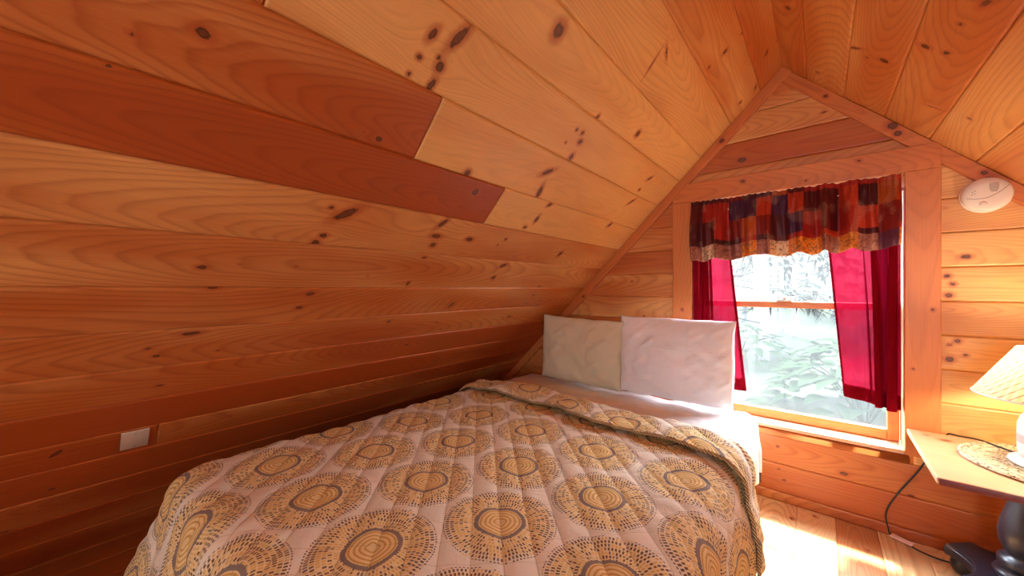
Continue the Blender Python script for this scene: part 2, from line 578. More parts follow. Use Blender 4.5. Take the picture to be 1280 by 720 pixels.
# rear gable wall, behind the camera, with an unseen window added for daylight from behind
NX0, NX1, NZ0, NZ1 = 0.10, 0.85, FLOOR + 0.75, FLOOR + 1.65
rowsN = []
z = FLOOR
while z < ZR:
    half = ZR - z + 0.03
    if z + 0.15 <= NZ0 + 0.01 or z >= NZ1 - 0.01:
        rowsN.append((z, z + 0.15, [(XR - half, XR + half, 0.08)]))
    else:
        rowsN.append((z, z + 0.15, [(XR - half, NX0, 0.08), (NX1, XR + half, 0.08)]))
    z += 0.15
nb_v, nb_f = [], []
for bx in ((-2.7, NX0, FLOOR, ZR + 0.05), (NX1, 2.4, FLOOR, ZR + 0.05), (NX0, NX1, FLOOR, NZ0), (NX0, NX1, NZ1, ZR + 0.05)):
    nb_f += box_faces(len(nb_v))
    nb_v += box_verts(bx[0], bx[1], YB - 0.12, YB - 0.012, bx[2], bx[3])
boards('wall_near', (0, YB, 0), (1, 0, 0), (0, 0, 1), (0, 1, 0), rowsN, [], PINE, backing=(nb_v, nb_f))

# floor
fx = [0.058 + 0.15 * k for k in range(-18, 16)]
rowsF = [(a, b, [(YB - 0.1, D + 0.05, 0.012 if -0.4 < a < 0.6 else 0.06)]) for a, b in zip(fx, fx[1:])]
kF = [(2.05 + 0.3 * rng.random() * k, -0.2 + 0.09 * k, 0.012, 0.009, 0.0) for k in range(8)]
boards('floor', (0, 0, FLOOR), (0, 1, 0), (1, 0, 0), (0, 0, 1), rowsF, kF, PINE_FLOOR, tones={(i, 0): 1.5 for i, r_ in enumerate(rowsF) if r_[0] < -1.7}, groove=0.003, gdepth=0.004, backing=(box_verts(-2.7, 2.4, YB - 0.1, D + 0.14, FLOOR - 0.12, FLOOR - 0.01), box_faces()))  # boards left of the bed darkened to paint in the shade there

# rake trims along the two slopes on the gable wall


def rake(name, sign, knots=()):
    L = 3.38
    ang = math.radians(45)
    # direction down the slope, and the inward perpendicular
    d = Vector((sign * S2, 0, -S2)); p = Vector((-sign * S2, 0, -S2))
    R = Matrix((d, Vector((0, 1, 0)), p)).transposed()
    w, t = 0.056, 0.022
    c = Vector((XR, D - t / 2 + 0.001 + 0.0012 * sign, ZR)) + d * (L / 2 - 0.058) + p * (w / 2 + 0.002)

    def shape(co):           # mitred at the ridge
        x = co.x
        if x < -L / 2 + 0.2:
            k = (x + L / 2)
            x = x + (co.z + w / 2) * max(0.0, 1 - k / 0.2) if False else x
        return (x, co.y, co.z)
    o = plank(name, c, (L, t, w), PINE_TRIM, None, R, 0, 0.003, 0.45, knots, shape)
    o['kind'] = 'structure'
    return o


rake('trim_1', -1, [(-1.2, 0.0, 0.012), (0.1, 0.01, 0.009)])
rake('trim_2', 1, [(-1.03, -0.012, 0.016), (-0.99, 0.005, 0.012), (-0.62, 0.004, 0.012), (-0.65, -0.008, 0.009), (-1.35, 0.0, 0.008)])

# ------------------------------------------------------------------ window
GLASS = NT('window_glass')
_tr = GLASS.n('ShaderNodeBsdfTransparent'); _tr.inputs[0].default_value = (0.97, 0.99, 0.98, 1)
_gl = GLASS.n('ShaderNodeBsdfGlossy'); _gl.inputs['Roughness'].default_value = 0.03
_tl = GLASS.n('ShaderNodeBsdfTranslucent'); _tl.inputs[0].default_value = (0.9, 0.95, 0.95, 1)
_m1 = GLASS.n('ShaderNodeMixShader'); _m1.inputs[0].default_value = 0.014
_lw = GLASS.n('ShaderNodeLayerWeight'); _lw.inputs[0].default_value = 0.5
_fr = GLASS.math('ADD', 0.025, GLASS.math('MULTIPLY', GLASS.math('POWER', _lw.outputs['Facing'], 5.0), 0.6))
_m2 = GLASS.n('ShaderNodeMixShader')
GLASS.t.links.new(_tr.outputs[0], _m1.inputs[1]); GLASS.t.links.new(_tl.outputs[0], _m1.inputs[2])
GLASS.t.links.new(_fr, _m2.inputs[0]); GLASS.t.links.new(_m1.outputs[0], _m2.inputs[1]); GLASS.t.links.new(_gl.outputs[0], _m2.inputs[2])
GLASS = GLASS.surf(_m2.outputs[0])
STEEL = simple('brushed_steel', (0.6, 0.58, 0.55), 0.35, 0.5, 1.0)

win = empty('window_1', ((WX0 + WX1) / 2, D, WZ0), kind='structure')
cy = D - 0.010
plank('side_casing', (WX0 - 0.057, cy, (WZ0 + WZ1) / 2), (0.114, 0.02, WZ1 - WZ0), PINE_TRIM, win, None, 2, 0.003, 0.2, [(-0.02, 0.0, 0.008)])
plank('side_casing', (WX1 + 0.055, cy, (WZ0 + WZ1) / 2), (0.110, 0.02, WZ1 - WZ0), PINE_TRIM, win, None, 2, 0.003, 0.15, [(0.02, 0.03, 0.006), (-0.25, -0.03, 0.005)])
plank('head_casing', ((WX0 - 0.114 + WX1 + 0.11) / 2, cy - 0.001, WZ1 + 0.056), (WX1 - WX0 + 0.224, 0.022, 0.112), PINE_TRIM, win, None, 0, 0.003, 0.4, [(-0.18, 0.02, 0.009), (0.3, 0.03, 0.007), (0.1, -0.03, 0.006)])
JY0, JY1 = D - 0.004, D + 0.15
jm = (JY0 + JY1) / 2
for nm, cx, cz, sx, sz in (('side_jamb', WX0 - 0.009, (WZ0 + WZ1) / 2, 0.018, WZ1 - WZ0), ('side_jamb', WX1 + 0.009, (WZ0 + WZ1) / 2, 0.018, WZ1 - WZ0), ('head_jamb', (WX0 + WX1) / 2, WZ1 + 0.009, WX1 - WX0 + 0.036, 0.018)):
    plank(nm, (cx, jm, cz), (sx, JY1 - JY0, sz), PINE_PALE, win, None, 2 if nm == 'side_jamb' else 0, 0.002, 0.2)
plank('stool', ((WX0 + WX1) / 2, D + 0.0625, -0.752), (WX1 - WX0 + 0.0, 0.165, 0.02), PINE_PALE, win, None, 0, 0.004, 0.1)
# sashes: upper further out, lower nearer the room
VINYL = PINE_TRIM


def sash(name, y, z0, z1, stile, bot, top, parent):
    s = empty(name, ((WX0 + WX1) / 2, y, z0))
    s.parent = parent
    s.matrix_parent_inverse = Matrix.Translation(-Vector(parent.location))
    bm = bmesh.new()
    # a frame with an inner moulded step: four members joined in one frame mesh
    x0, x1 = WX0 + 0.004, WX1 - 0.004
    t = 0.034
    obs = []
    for nm, c, size, g in (('stile', (x0 + stile / 2, y, (z0 + z1) / 2), (stile, t, z1 - z0), 2), ('stile', (x1 - stile / 2, y, (z0 + z1) / 2), (stile, t, z1 - z0), 2),
                           ('bottom_rail', ((x0 + x1) / 2, y, z0 + bot / 2), (x1 - x0 - 2 * stile, t, bot), 0), ('top_rail', ((x0 + x1) / 2, y, z1 - top / 2), (x1 - x0 - 2 * stile, t, top), 0)):
        o = plank(nm, c, size, PINE_TRIM, None, None, g, 0.005, 0.25)
        o.parent = s
        o.matrix_parent_inverse = Matrix.Translation(-Vector((s.location)))
    bm.free()
    bm = bmesh.new()
    add_box(bm, ((x0 + x1) / 2, y + 0.004, (z0 + bot + z1 - top) / 2), (x1 - x0 - 2 * stile + 0.01, 0.006, z1 - top - z0 - bot + 0.01))
    o = bm_obj('pane', bm, GLASS, None, False)
    o.parent = s
    o.matrix_parent_inverse = Matrix.Translation(-Vector((s.location)))
    return s


lower = sash('lower_sash', D + 0.105, -0.741, -0.075, 0.042, 0.052, 0.036, win)
upper = sash('upper_sash', D + 0.142, -0.113, WZ1, 0.042, 0.036, 0.045, win)
bm = bmesh.new()
add_box(bm, (-0.155, D + 0.098, -0.069), (0.07, 0.022, 0.012), 0.004)
add_lathe(bm, [(0.011, 0), (0.011, 0.012), (0.007, 0.016)], (-0.155, D + 0.098, -0.064), 16)
add_box(bm, (-0.135, D + 0.094, -0.052), (0.06, 0.012, 0.007), 0.003)
bm_obj('sash_lock', bm, STEEL, win)

w2 = empty('added_window', ((NX0 + NX1) / 2, YB, NZ0), kind='structure')  # unseen window, put in to bring more daylight into the room
for nm, c_, sz2, g_ in (('side_casing', (NX0 - 0.05, YB + 0.012, (NZ0 + NZ1) / 2), (0.10, 0.02, NZ1 - NZ0), 2), ('side_casing', (NX1 + 0.05, YB + 0.012, (NZ0 + NZ1) / 2), (0.10, 0.02, NZ1 - NZ0), 2),
                        ('head_casing', ((NX0 + NX1) / 2, YB + 0.012, NZ1 + 0.05), (NX1 - NX0 + 0.2, 0.02, 0.10), 0), ('stool', ((NX0 + NX1) / 2, YB - 0.01, NZ0 - 0.012), (NX1 - NX0 + 0.2, 0.14, 0.024), 0),
                        ('stile', (NX0 + 0.022, YB - 0.07, (NZ0 + NZ1) / 2), (0.044, 0.04, NZ1 - NZ0), 2), ('stile', (NX1 - 0.022, YB - 0.07, (NZ0 + NZ1) / 2), (0.044, 0.04, NZ1 - NZ0), 2),
                        ('bottom_rail', ((NX0 + NX1) / 2, YB - 0.07, NZ0 + 0.025), (NX1 - NX0 - 0.088, 0.04, 0.05), 0), ('meeting_rail', ((NX0 + NX1) / 2, YB - 0.07, (NZ0 + NZ1) / 2), (NX1 - NX0 - 0.088, 0.04, 0.036), 0),
                        ('top_rail', ((NX0 + NX1) / 2, YB - 0.07, NZ1 - 0.022), (NX1 - NX0 - 0.088, 0.04, 0.044), 0)):
    plank(nm, c_, sz2, PINE_TRIM, w2, None, g_, 0.003)
bm = bmesh.new()
add_box(bm, ((NX0 + NX1) / 2, YB - 0.07, (NZ0 + NZ1) / 2), (NX1 - NX0 - 0.07, 0.006, NZ1 - NZ0 - 0.07))
bm_obj('pane', bm, GLASS, w2, False)

# ------------------------------------------------------------------ curtain, valance and rods
RED = NT('sheer_red_cloth')
tcu = RED.n('ShaderNodeUVMap').outputs[0]
ux, uy, _ = RED.sep(tcu)
weave = RED.noise(RED.comb(RED.math('MULTIPLY', ux, 900.0), RED.math('MULTIPLY', uy, 60.0)), 1.0, 2.0)
rc = RED.mix(weave, (0.30, 0.003, 0.012), (0.42, 0.008, 0.025))
_d = RED.n('ShaderNodeBsdfDiffuse'); RED.put(_d.inputs[0], rc)
_t = RED.n('ShaderNodeBsdfTranslucent'); RED.put(_t.inputs[0], RED.mix(weave, (0.075, 0.001, 0.006), (0.11, 0.002, 0.012)))
_p = RED.n('ShaderNodeBsdfTransparent'); _p.inputs[0].default_value = (0.55, 0.09, 0.17, 1)
_a = RED.n('ShaderNodeMixShader'); _a.inputs[0].default_value = 0.55
_b = RED.n('ShaderNodeMixShader'); _b.inputs[0].default_value = 0.26
RED.t.links.new(_d.outputs[0], _a.inputs[1]); RED.t.links.new(_t.outputs[0], _a.inputs[2])
RED.t.links.new(_a.outputs[0], _b.inputs[1]); RED.t.links.new(_p.outputs[0], _b.inputs[2])
RED = RED.surf(_b.outputs[0])


def curtain(name, label, xin_top, xin_bot, xout, zb_in, zb_out, side):
    """side=+1: hangs at the right jamb (outer edge right).  Sheer flat part near the inner edge, bunched folds near the jamb."""
    nu, nv = 150, 60
    zt = 0.46
    s = np.linspace(0, 1, nu)[:, None]          # 0 inner edge, 1 outer
    t = np.linspace(0, 1, nv)[None, :]          # 0 top, 1 bottom
    xin = xin_top + (xin_bot - xin_top) * np.clip((t - 0.25) / 0.75, 0, 1)
    x = xin + (xout - xin) * s + 0 * t
    zb = zb_in + (zb_out - zb_in) * s
    fold = 1 / (1 + np.exp(-(s - 0.55) * 18))
    ph = s * 27 + 0.7 * np.sin(t * 3 + s * 5)
    y = D + 0.030 + fold * (0.030 * np.sin(ph)) + (1 - fold) * 0.006 * np.sin(s * 14 + t * 2) + 0.004 * np.sin(t * 5 + s * 9)
    x = x + fold * 0.024 * np.sin(ph * 2 + 1) * np.clip((1 - s) / 0.12, 0, 1)
    y = y - 0.022 * fold
    z = zt + (zb - zt) * t + fold * t * 0.006 * np.sin(ph + 1)
    P = np.stack([x + 0 * t, y + 0 * z, z], -1).reshape(-1, 3)
    UV = np.stack([s + 0 * t, t + 0 * s], -1).reshape(-1, 2)
    o = np_obj(name, P, grid_faces(nu, nv), RED, None, True, UV)
    tag(o, label, 'curtain', 'red curtain panels in the window')
    # doubled hems: inner edge and bottom, a second layer of the same cloth
    G = P.reshape(nu, nv, 3).copy()
    G[..., 1] += 0.0025
    k = max(6, int(0.013 / abs(xout - xin_top) * nu))
    for lyr in (0.0, 0.002):
        pass
    hv = G[:k].reshape(-1, 3)
    hb = G[:, nv - 5:].reshape(-1, 3)
    fcs = np.concatenate([grid_faces(k, nv), grid_faces(nu, 5, len(hv))])
    hv2 = np.concatenate([hv, hb]); 
    hv3 = hv2 + np.array([0, 0.002, 0])
    V2 = np.concatenate([hv2, hv3]); F2 = np.concatenate([fcs, fcs + len(hv2)])
    np_obj('hem', V2, F2, RED, o, True, np.tile(np.array([[0.5, 0.5]]), (len(V2), 1)))
    return o


curtain('curtain', 'sheer red curtain panel half hidden behind the white pillow', -0.405, -0.325, -0.597, -0.595, -0.60, -1)
curtain('curtain', 'sheer red curtain panel gathered on the lamp side of the window', 0.030, 0.090, 0.288, -0.545, -0.575, 1)

VAL = NT('plaid_valance_cloth')
tcu = VAL.n('ShaderNodeUVMap').outputs[0]
ux, uy, _ = VAL.sep(tcu)                         # u in metres along the cloth, v = metres up from the hem
cu = VAL.math('FLOOR', VAL.math('MULTIPLY', ux, 10.5)); cv = VAL.math('FLOOR', VAL.math('MULTIPLY', uy, 9.6))
cell = VAL.white(VAL.comb(cu, cv, 3.0))
colr = VAL.ramp(cell, [(0.0, (0.10, 0.005, 0.006)), (0.22, (0.36, 0.014, 0.008)), (0.45, (0.07, 0.005, 0.008)), (0.58, (0.46, 0.035, 0.010)), (0.70, (0.06, 0.012, 0.045)), (0.76, (0.20, 0.008, 0.006)), (0.92, (0.42, 0.07, 0.010))], 'CONSTANT')
low = VAL.ramp(cell, [(0.0, (0.66, 0.42, 0.24)), (0.25, (0.66, 0.20, 0.015)), (0.45, (0.34, 0.12, 0.08)), (0.62, (0.70, 0.50, 0.30)), (0.8, (0.10, 0.02, 0.05)), (0.9, (0.62, 0.22, 0.02))], 'CONSTANT')
band = VAL.math('LESS_THAN', uy, 0.078)
c = VAL.mix(band, colr, low)
leaf = VAL.noise(VAL.comb(VAL.math('MULTIPLY', ux, 34.0), VAL.math('MULTIPLY', uy, 34.0)), 1.0, 4.0, 0.6, 2.2)
c = VAL.mix(VAL.math('MULTIPLY', VAL.smooth(leaf, 0.50, 0.56), VAL.math('ADD', 0.18, VAL.math('MULTIPLY', band, 0.5))), c, (0.09, 0.008, 0.012))
spk = VAL.noise(VAL.comb(VAL.math('MULTIPLY', ux, 300.0), VAL.math('MULTIPLY', uy, 300.0)), 1.0, 1.0)
patch = VAL.smooth(VAL.noise(VAL.comb(VAL.math('MULTIPLY', ux, 12.0), VAL.math('MULTIPLY', uy, 8.0)), 1.0, 1.0), 0.56, 0.62)
c = VAL.mix(VAL.math('MULTIPLY', patch, VAL.smooth(spk, 0.5, 0.6, 0.0, 0.55)), c, (0.55, 0.35, 0.24))
vb = VAL.principled(c, 0.5, 0.4, 0.0, VAL.bump(spk, 0.2, 0.002))
_t = VAL.n('ShaderNodeBsdfTranslucent'); VAL.put(_t.inputs[0], c)
_m = VAL.n('ShaderNodeMixShader'); _m.inputs[0].default_value = 0.10
VAL.t.links.new(vb, _m.inputs[1]); VAL.t.links.new(_t.outputs[0], _m.inputs[2])
VAL = VAL.surf(_m.outputs[0])

nu, nv = 420, 56
s = np.linspace(0, 1, nu)[:, None]
t = np.linspace(0, 1, nv)[None, :]               # 0 bottom hem .. 1 top of the ruffle
x = -0.606 + 0.888 * s + 0 * t
gather = np.exp(-((t - 0.87) / 0.045) ** 2)
fold = np.sin(s * 38 + 2.4 * np.sin(s * 9)) + 0.45 * np.sin(s * 71 + 1.3) + 0.25 * np.sin(s * 127 + t * 3)
fine = np.sin(s * 230 + 3 * np.sin(s * 21))
low_amp = 0.033 * (1 - 0.75 * np.clip(t / 0.85, 0, 1) ** 1.5)
hgt = 0.335 + 0.012 * np.sin(s * 17) * (t > 0.9)
zbot = 0.165 + 0.022 * s + 0.008 * np.sin(s * 38 + 2.4 * np.sin(s * 9)) - 0.010 * np.exp(-((s - 0.0) / 0.05) ** 2)
zz = zbot + (0.5215 + 0.005 * vnoise(s * 26, 0 * s + 2.5, 77) + 0.002 * np.sin(s * 190) - zbot) * t
y = D - 0.030 - 0.028 * np.sin(np.clip(t / 0.86, 0, 1) * math.pi) ** 0.8 * (1 + 0.3 * np.sin(s * 21)) - low_amp * fold - 0.004 * fine * np.exp(-((t - 0.9) / 0.12) ** 2) - 0.004 * gather
y = y + 0.0 * zz - 0.012 * (1 - t)
x = x + 0.006 * np.cos(s * 47) * (1 - t)
P = np.stack([x, y, zz + 0 * s], -1).reshape(-1, 3)
UV = np.stack([s * 1.25 + 0 * t, 0.335 * t + 0 * s], -1).reshape(-1, 2)
val = np_obj('valance', P, grid_faces(nu, nv), VAL, None, True, UV)
md = val.modifiers.new('s', 'SOLIDIFY'); md.thickness = 0.0016
tag(val, 'gathered dark red plaid valance across the top of the window', 'valance')

BRASS = simple('cream_rod', (0.75, 0.70, 0.55), 0.4)
for nm, yy, zz_, lab in (('curtain_rod', D - 0.016, 0.458, 'cream curtain rod inside the gathered plaid valance'), ('curtain_rod', D + 0.030, 0.462, 'cream curtain rod carrying the two sheer red panels')):
    bm = bmesh.new()
    add_tube(bm, [(-0.603, yy, zz_), (0.295, yy, zz_)] if yy > D else [(-0.600, yy, zz_), (0.280, yy, zz_)], 0.006, 10)
    rod = bm_obj(nm, bm, BRASS)
    tag(rod, lab, 'curtain rod')
    if yy < D:
        for xx in (-0.600, 0.280):
            bm = bmesh.new()
            add_box(bm, (xx, D - 0.008, zz_), (0.008, 0.03, 0.02), 0.002)
            bm_obj('bracket', bm, BRASS, rod)

# ------------------------------------------------------------------ bed
ZT = -0.645                                      # top of the quilt
BX0, BX1, BY0, BY1 = -1.745, -0.228, 0.199, 2.30  # outline of the mattress top
bed = empty('bed', ((BX0 + BX1) / 2, (BY0 + BY1) / 2, FLOOR), 'queen bed with covered mattress tucked under the sloping pine ceiling', 'bed')
MATT = simple('mattress_ticking', (0.80, 0.78, 0.74), 0.8, 0.2)
BLACK = simple('black_plastic', (0.012, 0.014, 0.022), 0.35, 0.5)
DARKMETAL = simple('dark_steel', (0.03, 0.03, 0.035), 0.45, 0.5, 0.6)
bm = bmesh.new()
add_box(bm, ((BX0 + BX1) / 2, (BY0 + 0.03 + BY1 - 0.01) / 2, ZT - 0.135), (BX1 - BX0 - 0.05, BY1 - BY0 - 0.08, 0.22), 0.05, segs=4)
bm_obj('mattress', bm, MATT, bed)
bm = bmesh.new()
add_box(bm, ((BX0 + BX1) / 2, (BY0 + BY1) / 2, ZT - 0.30), (BX1 - BX0 - 0.08, BY1 - BY0 - 0.10, 0.11), 0.015)
bm_obj('box_spring', bm, MATT, bed)
for sx in (BX0 + 0.06, BX1 - 0.06):
    bm = bmesh.new()
    add_box(bm, (sx, (BY0 + BY1) / 2, ZT - 0.362), (0.035, BY1 - BY0 - 0.12, 0.018), 0.003)
    bm_obj('side_rail', bm, DARKMETAL, bed)
    for sy in (BY0 + 0.25, BY1 - 0.15):
        bm = bmesh.new()
        add_lathe(bm, [(0.017, ZT - 0.366), (0.017, FLOOR + 0.05), (0.026, FLOOR + 0.045), (0.03, FLOOR + 0.012), (0.024, FLOOR)], (sx, sy, 0), 20)
        bm_obj('leg', bm, BLACK, bed)
bm = bmesh.new()
add_box(bm, (BX1 - 0.032, 2.275, -0.955), (0.05, 0.075, 0.13), 0.024, segs=4)
bm_obj('rail_end_cap', bm, BLACK, bed)


def drape_pos(a, b, x0, x1, y0, y1, R, flare, rc=0.0):
    """cloth coordinates (a, b) -> position offsets: flat on top, rounded over the edge, hanging below.  returns x, y, drop, d"""
    ax = np.clip(a, x0 + R, x1 - R); by = np.clip(b, y0 + R, y1 - R)
    da, db = a - ax, b - by
    d = np.sqrt(da * da + db * db) + 1e-9
    ex, ey = da / d, db / d
    if not np.isscalar(flare):
        flare = flare[0] * np.clip(-ex, 0, 1) + flare[1] * np.clip(ex, 0, 1) + flare[2] * np.abs(ey)
    th = np.minimum(d / R, math.pi / 2 - flare)
    out = R * np.sin(th)
    drop = R * (1 - np.cos(th))
    rest = np.maximum(d - R * (math.pi / 2 - flare), 0)
    out = out + rest * np.sin(flare)
    drop = drop + rest * np.cos(flare)
    return ax + ex * out, by + ey * out, drop, d, ex, ey, rest


# white sheet over the head half of the mattress
SHEET = NT('white_cotton')
tc = SHEET.n('ShaderNodeTexCoord').outputs['Object']
SHEET.principled(SHEET.mix(SHEET.noise(tc, 40.0, 3.0), (0.78, 0.76, 0.74), (0.86, 0.85, 0.84)), 0.8, 0.2, 0.0,
                 SHEET.bump(SHEET.noise(tc, 9.0, 5.0, 0.6, 1.2), 0.45, 0.02))
SHEET = SHEET.m
na, nb = 150, 90
a = np.linspace(BX0 - 0.12, BX1 + 0.235, na)[:, None] + np.zeros((1, nb))
b = np.linspace(1.30, BY1 + 0.04, nb)[None, :] + np.zeros((na, 1))
x, y, drop, d, ex, ey, rest = drape_pos(a, b, BX0, BX1 - 0.012, -1.0, BY1, 0.075, 0.0)
wr = 0.007 * vnoise(a * 7 + 3, b * 9, 3) + 0.004 * vnoise(a * 19, b * 23, 4) + 0.006 * np.maximum(0, vnoise(a * 4 + b * 7, b * 3 - a * 2, 8))
hang = np.clip(rest / 0.1, 0, 1)
x = x + ex * (0.012 * np.sin(b * 31) + 0.008 * vnoise(b * 20, a * 4, 5)) * hang
z = ZT - 0.008 - drop + wr * (1 - hang)
P = np.stack([x, y, z], -1).reshape(-1, 3)
sh = np_obj('bed_sheet', P, grid_faces(na, nb), SHEET)
md = sh.modifiers.new('s', 'SOLIDIFY'); md.thickness = 0.003; md.offset = -1
tag(sh, 'smooth white bed sheet between the folded quilt and the pillows', 'bed sheet')

# quilt: hex lattice of printed medallions
QDX, QDY, QCX, QCY, QR = 0.326, 0.282, -0.668, 0.740, 0.155
QU = NT('medallion_quilt')
tcu = QU.n('ShaderNodeUVMap').outputs[0]
ux, uy, _ = QU.sep(tcu)                          # cloth coordinates in metres
wx = QU.math('MULTIPLY', QU.math('SUBTRACT', QU.noise(QU.comb(QU.math('MULTIPLY', ux, 22.0), QU.math('MULTIPLY', uy, 22.0)), 1.0, 2.0), 0.5), 0.0022)
pu = QU.math('DIVIDE', QU.math('SUBTRACT', ux, QCX), QDX)
pv = QU.math('DIVIDE', QU.math('SUBTRACT', uy, QCY), 2 * QDY)


def cellf(off):
    fu = QU.math('SUBTRACT', QU.math('FRACT', QU.math('ADD', pu, 0.5 + off + 40)), 0.5)
    fv = QU.math('SUBTRACT', QU.math('FRACT', QU.math('ADD', pv, 0.5 + off + 40)), 0.5)
    gx = QU.math('MULTIPLY', fu, QDX); gy = QU.math('MULTIPLY', fv, 2 * QDY)
    r = QU.math('SQRT', QU.math('ADD', QU.math('MULTIPLY', gx, gx), QU.math('MULTIPLY', gy, gy)))
    return gx, gy, r


g1, g2 = cellf(0.0), cellf(0.5)
pick = QU.math('LESS_THAN', g2[2], g1[2])


def sel(i):
    return QU.math('ADD', QU.math('MULTIPLY', g1[i], QU.math('SUBTRACT', 1.0, pick)), QU.math('MULTIPLY', g2[i], pick))


gx, gy, r = sel(0), sel(1), sel(2)
r = QU.math('DIVIDE', QU.math('ADD', r, wx), QR)
ang = QU.math('ADD', QU.math('ARCTAN2', gy, gx), math.pi)
cream, ochre, ochre2, slate, brown = (0.87, 0.80, 0.64), (0.73, 0.47, 0.12), (0.84, 0.65, 0.31), (0.19, 0.165, 0.17), (0.13, 0.065, 0.03)
blotch = QU.noise(QU.comb(QU.math('MULTIPLY', ux, 60.0), QU.math('MULTIPLY', uy, 60.0)), 1.0, 3.0)
basec = QU.mix(QU.noise(QU.comb(QU.math('MULTIPLY', ux, 300.0), QU.math('MULTIPLY', uy, 300.0)), 1.0, 2.0), (0.80, 0.73, 0.57), cream)
# outer field: rows of short ticks
NR = 12.5
ri = QU.math('FLOOR', QU.math('MULTIPLY', r, NR)); rf = QU.math('FRACT', QU.math('MULTIPLY', r, NR))
cnt = QU.math('FLOOR', QU.math('ADD', 22.0, QU.math('MULTIPLY', ri, 7.0)))
ta = QU.math('ADD', QU.math('MULTIPLY', ang, QU.math('DIVIDE', cnt, 2 * math.pi)), QU.white(QU.comb(ri, 5.0, 1.0)))
ti = QU.math('FLOOR', ta); tf = QU.math('FRACT', ta)
rnd = QU.white(QU.comb(ti, ri, 2.0))
tick = QU.math('MULTIPLY', QU.math('MULTIPLY', QU.smooth(tf, 0.14, 0.24), QU.smooth(tf, 0.80, 0.68)), QU.math('MULTIPLY', QU.smooth(rf, 0.05, 0.2), QU.smooth(rf, 0.95, 0.8)))
tick = QU.math('MULTIPLY', tick, QU.math('GREATER_THAN', rnd, 0.07))
tcol = QU.mix(QU.math('GREATER_THAN', QU.math('ADD', rnd, QU.math('MULTIPLY', r, 0.6)), 0.84), ochre, brown)
tcol = QU.mix(QU.math('MULTIPLY', QU.math('GREATER_THAN', rnd, 0.93), 0.8), tcol, slate)
field = QU.mix(QU.smooth(r, 0.98, 0.80, 0.1, 0.8), basec, ochre2)
field = QU.mix(QU.math('MULTIPLY', tick, 0.92), field, tcol)
# inner disc: wavy growth rings
wav = QU.math('ADD', r, QU.math('MULTIPLY', QU.math('SINE', QU.math('ADD', QU.math('MULTIPLY', ang, 4.0), 0.7)), 0.006))
rings = QU.smooth(QU.math('SINE', QU.math('MULTIPLY', wav, 78.0)), -0.2, 0.8)
inner = QU.mix(rings, ochre2, QU.mix(blotch, (0.66, 0.40, 0.11), (0.58, 0.34, 0.10)))
inner = QU.mix(QU.smooth(r, 0.09, 0.05), inner, (0.80, 0.62, 0.30))
med = QU.mix(QU.smooth(r, 0.385, 0.365), field, inner)
# slate ring of small stitches
rt = QU.math('FRACT', QU.math('MULTIPLY', ang, 96.0 / (2 * math.pi)))
ringm = QU.math('MULTIPLY', QU.smooth(wav, 0.375, 0.385), QU.smooth(wav, 0.455, 0.445))
ringc = QU.mix(QU.math('MULTIPLY', QU.smooth(rt, 0.5, 0.7), 0.45), slate, (0.36, 0.24, 0.13))
med = QU.mix(QU.math('MULTIPLY', ringm, 0.92), med, ringc)
allc = QU.mix(QU.smooth(r, 1.0, 0.985), basec, med)
sp1 = QU.math('ABSOLUTE', QU.math('SUBTRACT', QU.math('FRACT', QU.math('ADD', QU.math('DIVIDE', QU.math('ADD', QU.math('ADD', ux, uy), 0.035), 0.1083), 20.5)), 0.5))
sp2 = QU.math('ABSOLUTE', QU.math('SUBTRACT', QU.math('FRACT', QU.math('ADD', QU.math('DIVIDE', QU.math('SUBTRACT', ux, uy), 0.1083), 20.5)), 0.5))
stitch = QU.math('MAXIMUM', QU.smooth(sp1, 0.018, 0.010), QU.math('MULTIPLY', QU.smooth(sp2, 0.016, 0.009), 0.7))
allc = QU.mix(QU.math('MULTIPLY', stitch, 0.55), allc, (0.36, 0.24, 0.15))
fibre = QU.noise(QU.comb(QU.math('MULTIPLY', ux, 700.0), QU.math('MULTIPLY', uy, 700.0)), 1.0, 1.0)
crk = QU.noise(QU.comb(QU.math('MULTIPLY', ux, 38.0), QU.math('MULTIPLY', uy, 38.0)), 1.0, 4.0, 0.6, 1.0)
QU.principled(allc, 0.85, 0.15, 0.0, QU.bump(QU.math('ADD', QU.math('MULTIPLY', fibre, 0.15), crk), 0.35, 0.008))
QU = QU.m

crx = np.array([-2.4, -1.83, -1.54, -1.26, -0.89, -0.48, -0.24, 0.2]) * 0.97; cry = np.array([1.70, 1.72, 1.86, 1.85, 1.77, 1.77, 1.71, 1.64]) * 0.97
hmx = np.array([-2.4, -1.79, -1.27, -0.795, -0.585, -0.43, -0.24, 0.2]) * 0.97; hmy = np.array([1.60, 1.62, 1.65, 1.555, 1.58, 1.58, 1.51, 1.45]) * 0.97


def smoothed(xs, xp, fp):
    acc = 0
    for o_ in np.linspace(-0.09, 0.09, 7):
        acc = acc + np.interp(xs + o_, xp, fp)
    return acc / 7


